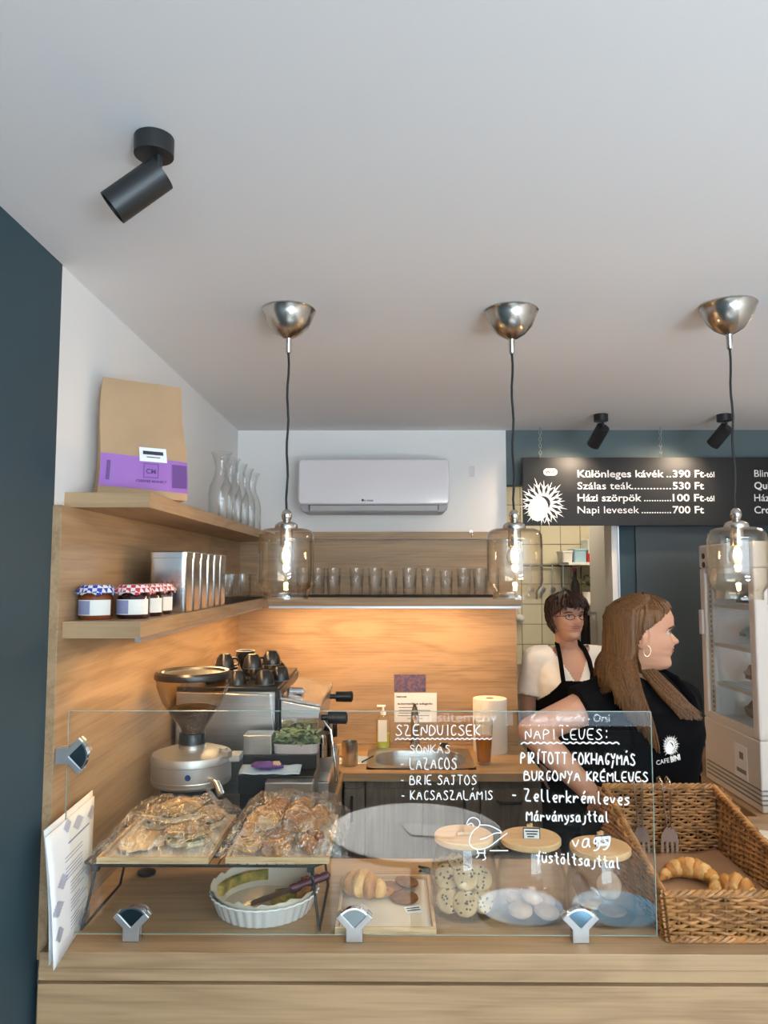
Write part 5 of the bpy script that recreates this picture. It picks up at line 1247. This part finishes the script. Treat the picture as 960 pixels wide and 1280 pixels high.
def shirt(t, zs, wide, joints, mt_, neck_fn, sleeve=.55, off=.010, zlo=.87):
    mb = MB(); torso_prims(mb, zs, wide, off, zlo)
    for side in ('r', 'l'):
        sh_, el, wr = [Vector(p_) for p_ in joints[side]]
        inner = Vector((sh_.x * .55, sh_.y, sh_.z + .004)); mb.cap(inner, sh_, .058 * wide + off, .056 * wide + off, 20)
        sv = sleeve if not isinstance(sleeve, dict) else sleeve[side]; e2 = sh_.lerp(el, sv); mb.tube([sh_, sh_.lerp(el, sv * .5), e2], [.055 * wide + off, .053 * wide + off, .053 * wide + off + .004], 24)
    me = remesh(mb, .006, 3)
    nr = [v.normal.copy() for v in me.vertices]; co = [v.co.copy() for v in me.vertices]
    me.vertices.foreach_set('co', [c for p_, n_ in zip(co, nr) for c in p_ + n_ * (.0035 * noise.noise(p_ * 14) + .002 * noise.noise(p_ * 34))])
    me = keep_faces(me, lambda c, n_: neck_fn(c)); return put('t_shirt', me, mt_, t, solid=.002)
def apron(t, zs, wide, keep, zlo=.80, off=.020, mt_='apron'):
    mb = MB(); torso_prims(mb, zs, wide, off, zlo)
    me = remesh(mb, .006, 2)
    nr = [v.normal.copy() for v in me.vertices]; co = [v.co.copy() for v in me.vertices]
    me.vertices.foreach_set('co', [c for p_, n_ in zip(co, nr) for c in p_ + n_ * (.003 * noise.noise(p_ * 12))])
    me = keep_faces(me, keep); return put('apron', me, mt_, t, solid=.002)
def skirt_part(t, zs, wide, z1, mt_='apron', nm='apron_skirt'):
    w = .186 * wide + .02
    MB().grid(lambda u, v: Vector((w * math.sin((u - .5) * 3.6) * (1 + .06 * (1 - v)), -(.124 * wide + .022) * math.cos((u - .5) * 3.6) - .006 * math.sin(u * 30) * (1 - v), .50 + (z1 - .50) * v)), 60, 10).build(nm, mt_, t, True, solid=.002)
def trousers(t, zs, wide):
    mb = MB(); mb.rings([(cx, cy, z * zs, rx * wide + .006, ry * wide + .006, 2.3) for z, cx, cy, rx, ry in TORSO if z < .95], 40)
    for s_ in (-1, 1):
        hip = Vector((s_ * .090 * wide, 0, .84 * zs)); kn_ = Vector((s_ * .085 * wide, -.01, .47 * zs)); an = Vector((s_ * .08 * wide, .02, .12))
        mb.cap(hip, kn_, .094 * wide, .070 * wide, 18); mb.tube([kn_, an], [.070 * wide, .055], 18)
    put('trousers', remesh(mb, .012, 2), 'trous', t)
    for s_ in (-1, 1): MB().ell((s_ * .08 * wide, -.05, .032), .045, .13, .032, 16, 8).build('shoe', 'shoe', t, True)
def crest(t, c, s_, tf, mt_='signw'):
    """white leafy emblem and the cafe's name on the bib"""
    o = dandelion(None, (0, 0), s_, y=-.0008, n=20, seed=9).build('emblem', mt_, t); o.location = c; o.rotation_euler = tf; return o

# ---- front woman: long brown hair, head turned to the right
FW = Vector((.835, 2.53, 0)); FR_ = R(14); Fi = Matrix.Rotation(-FR_, 3, 'Z')
def FL(w): return Fi @ (Vector(w) - FW)
HC = Vector((.806, 2.455, 1.433)); HRm = Matrix.Rotation(R(82) - FR_, 3, 'Z') @ Matrix.Rotation(R(3), 3, 'X')
def htf(p): return FL(HC) + HRm @ (Vector(p) * 1.05)
el = at(665, 914, 2.42); wr = at(748, 1002, 2.35)
jf = {'r': (FL((.715, 2.475, 1.345)), FL(el), FL(wr)), 'l': (Vector((.150, .02, 1.305)), Vector((.185, .09, 1.06)), Vector((.06, .18, .98))), 'gaze': 0}
w1 = person('woman with long light brown hair in a black T-shirt and apron, head turned right', FW, FR_, 1.0, 1.10, htf, jf, 'skin',
            {'r': (Vector((.7, .45, -.5)), Vector((.4, .6, .2)), 1, .25), 'l': (Vector((-.9, .1, -.1)), Vector((0, -1, 0)), 1, .4)})
shirt(w1, 1.0, 1.10, jf, 'btee', lambda c: True, {'r': .40, 'l': .95}, .014)
apron(w1, 1.0, 1.10, lambda c, n_: c.y < .03 and (abs(c.x) < .125 if c.z > 1.08 else True) and c.z < 1.30)
skirt_part(w1, 1, 1.1, .90); trousers(w1, 1.0, 1.10)
for s_ in (-1, 1):
    MB().tube([Vector((s_ * .11, -.118, 1.295)), Vector((s_ * .105, -.112, 1.34)), Vector((s_ * .085, -.06, 1.395)), Vector((s_ * .06, .02, 1.425)), Vector((0, .085, 1.425))], .012, 8, flat=.35).build('apron_strap', 'apron', w1, True)
q0 = at(838, 932, 2.36); lc = FL(q0); lc.y = -.159; 
crest(w1, (lc.x, -.172, lc.z), .034, (R(-4), 0, R(6)))
text('lettering', 'CAFE', 'signw', w1, (lc.x - .048, -.169, lc.z - .056), .014, bold=0, width=.045, rot=(PI / 2, R(-8), R(0)))
text('lettering', 'BINI', 'signw', w1, (lc.x + .000, -.171, lc.z - .050), .017, bold=.05, width=.036, rot=(PI / 2, R(-10), R(4)))
# hair
def scalp(t, tf, line, off, mt_, nsd=1, tex=.004, nm='hair_cap', zmin=.0):
    vs = []; nz_, nt2 = 110, 180; zs_ = [.222 * (j / nz_) for j in range(nz_ + 1)]; fs = []
    def H(th, z):
        p_ = head_pt(th, min(z, .2199), off, False); o_ = tex * (noise.noise(Vector((th * 14, z * 9, nsd))) + .5 * noise.noise(Vector((th * 40, z * 12, nsd))))
        c = Vector((0, 0, .11)); return p_ + (p_ - c).normalized() * o_
    vs = [H(2 * PI * i / nt2 - PI, z) for z in zs_ for i in range(nt2)]
    for j in range(nz_):
        for i in range(nt2):
            k = (i + 1) % nt2; th = abs(2 * PI * (i + .5) / nt2 - PI); z = zs_[j] + .001 + .004 * noise.noise(Vector((th * 25, 0, 3)))
            if z > line(th) and z > zmin: fs.append((j * nt2 + i, j * nt2 + k, (j + 1) * nt2 + k, (j + 1) * nt2 + i))
    fs.append(tuple(range(nz_ * nt2, nz_ * nt2 + nt2)))
    return MB().add([tf(p_) for p_ in vs], fs).build(nm, mt_, t, True, solid=.004)
def line_long(th):
    d = math.degrees(th); return interp([(0, .194), (25, .191), (45, .182), (62, .166), (78, .144), (90, .122), (100, .09), (108, .0), (180, .0)], d)
scalp(w1, htf, line_long, .012, 'hair', 4)
def strands(t, tf, lst, mt_, nm, r0=.006):
    m = MB()
    for P in lst:
        n_ = len(P); m.tube([tf(p_) for p_ in P], [r0 * (.5 + .5 * min(1, i * 2 / n_)) * (1 if i < n_ - 3 else (n_ - i) / 4) for i in range(n_)], 6, flat=.55)
    return m.build(nm, mt_, t, True)
rd = random.Random(21); near = []; far = []; back = []
def fall(th0, sgn, ends, spread, n_, z0=.205):
    out = []
    for i in range(n_):
        u = rd.random(); th = (th0[0] + (th0[1] - th0[0]) * u) * sgn
        P = []
        for z in (.214, .205, .19, .17, .145, .12, .095, .07, .045): 
            thz = th * (1 if z < .17 else .75 + .25 * (.214 - z) / .044); p_ = head_pt(thz, z, .014 + .006 * (rd.random() - .3), False)
            if z < .12: p_ = head_pt(max(abs(thz), R(106)) * sgn, .12, .014 + .004 * rd.random(), False); p_.z = z
            P.append(p_)
        e0 = Vector(ends[0]).lerp(Vector(ends[1]), u) + Vector((rd.uniform(-1, 1), rd.uniform(-1, 1), rd.uniform(-.6, 1.2))) * spread
        s0 = P[-1]
        for k in range(1, 9):
            v = k / 8; c = s0.lerp(e0, v); c += Vector((sgn * .022 * math.sin(v * PI), .008 * math.sin(v * PI * 1.6), 0)); P.append(c)
        out.append(P)
    return out
# near side (towards the camera): her right side; falls over the shoulder to a point in front
near = fall((R(105), R(165)), -1, ((-.112, -.030, -.220), (-.128, .100, -.085)), .008, 190)
for i in range(130):
    u = rd.random(); w_ = rd.uniform(-1, 1)
    s0 = Vector((.015 + .02 * w_, -.005 + .03 * u, .045)); s1 = Vector((-.020 + .01 * w_, -.050 + .04 * u, -.015 - .02 * u)); s2 = Vector((-.066 + .006 * w_, -.105 + .045 * u, -.060 - .02 * u)); s3 = Vector((-.082 + .004 * w_, -.158 + .012 * w_ + .055 * u, -.118 + rd.uniform(-.012, .012)))
    far.append([((1 - t_) ** 3) * s0 + 3 * t_ * (1 - t_) ** 2 * s1 + 3 * t_ * t_ * (1 - t_) * s2 + t_ ** 3 * s3 for t_ in [q_ / 9 for q_ in range(10)]])
near += fall((R(102), R(124)), -1, ((-.108, -.030, -.225), (-.122, .03, -.16)), .006, 90)
back = fall((R(135), R(178)), -1, ((-.10, .12, -.06), (-.03, .13, -.08)), .012, 70) + fall((R(135), R(178)), 1, ((.07, .12, -.07), (.02, .13, -.08)), .012, 50)
far += fall((R(100), R(150)), 1, ((.055, -.02, -.09), (.075, .06, -.10)), .008, 60)
strands(w1, htf, near + back, 'hair', 'hair_lock', .0062); strands(w1, htf, far, 'hair', 'hair_lock', .006)
MB().tube([htf(Vector((-.082, -.002 + .010 * math.sin(a_), .062 + .016 * math.cos(a_)))) for a_ in [2 * PI * i / 20 for i in range(21)]], .0012, 6).build('hoop_earring', 'gold', w1, True)

# ---- back woman: short dark hair, glasses, white T-shirt
BW = Vector((.905, 3.87, 0)); BR = R(4)
HB = Matrix.Rotation(R(12), 3, 'Z')
def btf(p): return Vector((-.010, -.020, 1.402)) + HB @ (Vector(p) * 1.06)
jb = {'r': (Vector((-.165, .0, 1.30)), Vector((-.205, .03, 1.03)), Vector((-.17, -.06, .82))), 'l': (Vector((.165, .0, 1.30)), Vector((.21, .03, 1.03)), Vector((.18, -.06, .82))), 'gaze': .001}
w2_ = person('woman with short dark hair and glasses in a white T-shirt and black apron', BW, BR, .972, 1.04, btf, jb, 'skin2', {'r': (Vector((.1, -.2, -1)), Vector((1, 0, 0)), -1, .2), 'l': (Vector((-.1, -.2, -1)), Vector((-1, 0, 0)), 1, .2)})
shirt(w2_, .972, 1.04, jb, 'tee', lambda c: not (c.z > 1.355 and abs(c.x) < .085) and not (c.y < .0 and abs(c.x) < .085 * (c.z - 1.19) / .15), .62, .012)
apron(w2_, .972, 1.04, lambda c, n_: c.y < .02 and c.z < 1.215 and (abs(c.x) < .075 + max(0, (1.215 - c.z)) * .9), off=.022)
skirt_part(w2_, 1, 1.04, .88); trousers(w2_, .972, 1.04)
for s_ in (-1, 1):
    MB().tube([Vector((s_ * .070, -.148, 1.205)), Vector((s_ * .075, -.145, 1.25)), Vector((s_ * .072, -.110, 1.31)), Vector((s_ * .066, -.062, 1.355)), Vector((s_ * .055, .01, 1.39)), Vector((0, .08, 1.39))], .0125, 8, flat=.35).build('apron_strap', 'apron', w2_, True)
crest(w2_, (-.005, -.166, 1.145), .034, (R(-4), 0, 0))
def line_short(th):
    d = math.degrees(th); return interp([(0, .158), (20, .150), (38, .160), (52, .140), (66, .128), (78, .115), (90, .110), (100, .085), (120, .035), (180, .02)], d)
scalp(w2_, btf, line_short, .013, 'hair2', 8, .010)
m = []; rd = random.Random(31)
for i in range(220):
    th = rd.uniform(-PI, PI); z1 = rd.uniform(.165, .215); P = []; dz = rd.uniform(.03, .055); sk_ = rd.uniform(-.25, .35)
    if abs(th) > 1.3: z1 = rd.uniform(.09, .21)
    for k in range(6): z = z1 - dz * k / 5; P.append(head_pt(th + sk_ * k / 5, min(z, .218), .016 + .007 * math.sin(k / 5 * PI) , False))
    if abs(th) < .9 and P[-1].z < .140: P = P[:4]
    m.append(P)
strands(w2_, btf, m, 'hair2', 'hair_lock', .006)
gl = MB()
for s_ in (-1, 1):
    gl.tube([btf(Vector((s_ * .033 + .021 * math.cos(a_), -.098 + .010 * abs(math.cos(a_)) * (1 if math.cos(a_) * s_ > 0 else 0), .113 + .0125 * math.sin(a_)))) for a_ in [2 * PI * i / 22 for i in range(23)]], .0015, 6)
    gl.tube([btf(Vector((s_ * .054, -.090, .117))), btf(Vector((s_ * .076, -.06, .116))), btf(Vector((s_ * .080, .005, .110)))], .0013, 5)
gl.tube([btf(Vector((-.012, -.099, .116))), btf(Vector((0, -.103, .119))), btf(Vector((.012, -.099, .116)))], .0012, 5)
gl.build('glasses', 'jamd', w2_, True)

# ================================================================ kitchen seen through the opening
def kshelf(x0, x1, z, y0, lab):
    t = T('kitchen_shelf', lab, 'shelf', (0, 0, 0)); MB().box(x0, x1, y0, 5.708, z - .02, z).build('shelf_board', 'fwhite', t, bevel=.001)
    for x in (x0 + .1, x1 - .1): MB().prism([(5.708, z - .0205), (y0 + .05, z - .0205), (5.708, z - .12)], x - .008, x + .008, 'yz').build('bracket', 'satin', t)
def K(px, py, Y=5.5): return at(px, py, Y)
z1 = K(715, 703).z; kshelf(1.28, 1.72, z1, 5.40, 'upper white kitchen shelf with plastic boxes and a red tray')
z2 = K(715, 752).z; kshelf(1.28, 1.72, z2, 5.40, 'lower white kitchen shelf behind the two women')
def kbox(nm, px, w, h, mt_, lab, z, Y=5.52, d=.2, lid=None):
    x = at(px, 700, Y).x; t = T(nm, lab, 'container', (x, Y, z + .0005))
    MB().rings([(0, 0, 0, w / 2 * .9, d / 2 * .9, 7), (0, 0, h, w / 2, d / 2, 7)], 32).build('box_body', mt_, t, True)
    MB().rings([(0, 0, h + .0005, w / 2 + .004, d / 2 + .004, 7), (0, 0, h + .012, w / 2 + .004, d / 2 + .004, 7)], 32).build('box_lid', lid or mt_, t, True); return t
kbox('plastic_box', 706, .08, .07, 'fwhite', 'small white plastic box at the left end of the upper kitchen shelf', z1)
kbox('plastic_box', 722, .10, .085, 'lblue', 'light blue plastic box on the upper kitchen shelf', z1)
kbox('plastic_box', 741, .14, .05, 'red', 'flat red plastic tray on the upper kitchen shelf', z1)
kbox('plastic_box', 741, .12, .09, 'fwhite', 'white plastic box on top of the red tray in the kitchen', z1 + .063)
q = K(719, 740); bt_ = T('dark_bottle', 'dark bottle on the lower kitchen shelf', 'bottle', (q.x, 5.50, z2 + .0005)); MB().lathe([(0, 0), (.032, 0), (.034, .01), (.034, .12), (.014, .17), (.013, .22), (0, .22)], n=20).build('bottle_body', 'blackp', bt_, True); MB().cyl((0, 0, .2201), .015, .02, 16).build('cap', 'red', bt_, True)
q = K(736, 735); pb_ = T('herb_pot', 'pot of green herbs on the lower kitchen shelf', 'plant', (q.x, 5.50, z2 + .0005)); MB().lathe([(0, 0), (.035, 0), (.045, .07), (.04, .07), (0, .065)], n=20).build('pot', 'fwhite', pb_, True)
m = MB(); rd = random.Random(4)
for i in range(90):
    c = Vector((rd.gauss(0, .03), rd.gauss(0, .03), .10 + rd.random() * .09)); a_ = rd.uniform(0, 6.3); d = Vector((math.cos(a_), math.sin(a_), rd.uniform(-.5, .5))) * .018; w = Vector((-math.sin(a_), math.cos(a_), 0)) * .008
    m.add([c - d, c - w, c + d, c + w], [(0, 1, 2, 3)])
m.build('herb_leaves', 'greenl', pb_, stuff=True)
tag(MB().ell((0, 0, .075), .065, .06, .075, 20, 12, nz=.5, nsc=30).build('plastic_bag', 'pink', None, True), 'crumpled pale bag at the right end of the lower kitchen shelf', 'bag', loc=(K(751, 745).x + .02, 5.52, z2 + .006))
rl = T('utensil_rail', 'dark wall rail with hanging kitchen tools', 'rail', (K(690, 708).x, 5.70, K(690, 707).z)); MB().tube([(-.18, -.02, 0), (.20, -.02, 0)], .006, 8).build('rail_bar', 'black', rl, True)
for k in range(4): MB().tube([(-.12 + k * .08, -.027, .008), (-.12 + k * .08, -.028, -.16)], .004, 6).lathe([(0, 0), (.025, .003), (0, .006)], (-.12 + k * .08, -.03, -.18), 14, (0, -1, 0)).build('hanging_tool', 'steel', rl, True)
q = K(733, 790, 4.6)
for k in range(3): tag(MB().grid(lambda u, v: Vector(((u - .5) * .055, .01 * math.sin(u * 9 + k), -.26 * v + .0)), 8, 8).build('kitchen_towel', ('black', 'towel', 'lblue')[k], None, True, solid=.006), '%s hanging cloth at the right of the kitchen opening' % ('black', 'cream', 'light blue')[k], 'cloth', loc=(q.x + .0 + k * .062, 4.62, q.z + .10))
hk = T('hook_rail', 'short hook rail that carries the kitchen cloths', 'rail', (q.x + .06, 4.625, q.z + .112)); MB().box(-.10, .5, -.006, .006, -.008, .008).build('rail_bar', 'satin', hk)
fu = T('tall_shelf_unit', 'tall pale shelf unit just inside the kitchen doorway', 'shelf', (0, 0, 0)); xk = at(757, 700, 4.4).x
MB().box(xk, xk + .018, 4.35, 4.75, 0, 2.1).box(xk + .42, xk + .438, 4.35, 4.75, 0, 2.1).build('side_board', 'fwhite', fu)
for z in (.3, .7, 1.1, 1.5, 1.72, 1.95): MB().box(xk + .0185, xk + .4195, 4.35, 4.75, z, z + .018).build('shelf_board', 'fwhite', fu)
kc = T('kitchen_counter', 'white kitchen counter along the tiled wall', 'counter', (0, 0, 0)); MB().box(.4, 2.2, 5.1, 5.705, .1, .9).build('body', 'fwhite', kc); MB().box(.4, 2.2, 5.08, 5.705, .901, .94).build('worktop_board', 'satin', kc)
q = at(650, 773, 5.4); cp_ = T('ladle', 'small white ladle hanging on the kitchen tiles', 'ladle', (at(650, 773, 5.66).x, 5.66, at(650, 773, 5.66).z)); MB().ell((0, 0, 0), .035, .03, .03, 16, 8).build('bowl', 'fwhite', cp_, True); MB().tube([(0, .02, .02), (-.02, .03, .16)], .004, 6).build('handle', 'fwhite', cp_, True)

# ================================================================ guest area between counter and window, seen only as reflections
tb = T('bistro_table', 'round grey bistro table in front of the counter', 'table', (.10, .42, 0))
MB().lathe([(0, .725), (.30, .725), (.335, .73), (.335, .745), (.33, .75), (0, .75)], n=56).build('table_top', 'tabletop', tb, True)
MB().cyl((0, 0, .012), .022, .712, 20).build('column', 'black', tb, True); MB().cyl((0, 0, 0), .20, .0115, 36).build('foot', 'black', tb, True)
tag(MB().add([(-.10, -.06, 0), (.14, -.03, 0), (.10, .10, 0), (-.06, .07, 0)], [(0, 1, 2, 3)]).build('menu_leaflet', 'paper', None, solid=.002), 'pale leaflet lying on the round bistro table', 'paper', loc=(.14, .42, .752))
def stool(x, y, r, mt_, lab):
    t = T('round_stool', lab, 'stool', (x, y, 0)); MB().lathe([(0, .43), (r - .02, .43), (r, .445), (r - .01, .47), (r * .6, .482), (0, .484)], n=40).build('seat', mt_, t, True)
    for k in range(4): a_ = PI / 4 + k * PI / 2; MB().tube([(r * .6 * math.cos(a_), r * .6 * math.sin(a_), .429), (r * .95 * math.cos(a_), r * .95 * math.sin(a_), .0)], .011, 8).build('leg', 'black', t, True)
stool(.50, .43, .17, 'blueseat', 'round stool with a pale blue seat beside the bistro table'); stool(.86, .44, .17, 'tealseat', 'round stool with a blue seat at the right of the other stool')
wl = text('window_lettering', 'házi sütemény', 'letterg', None, (.15, -2.65, .565), .075, width=.70, rot=(PI / 2, 0, 0), bold=.01)
tag(wl, 'white film lettering about cakes on the left bay of the shop window', 'lettering')
wl = text('window_lettering', 'Kata - friendly - Orsi', 'letterg', None, (1.12, -2.65, .565), .065, width=.62, rot=(PI / 2, 0, 0), bold=.0)
tag(wl, 'thin white film lettering on the right bay of the shop window', 'lettering')
pb2 = T('added_blocker', 'unseen added planter box on the street outside the left window bay', 'blocker', (.26, -3.05, 0))  # added unseen outside to keep the left bay dark in the screen's reflection
MB().box(-.75, .70, -.12, .10, 0, .70).build('blocker_box', 'slate', pb2, bevel=.004)
bpy.data.scenes.remove(TS)
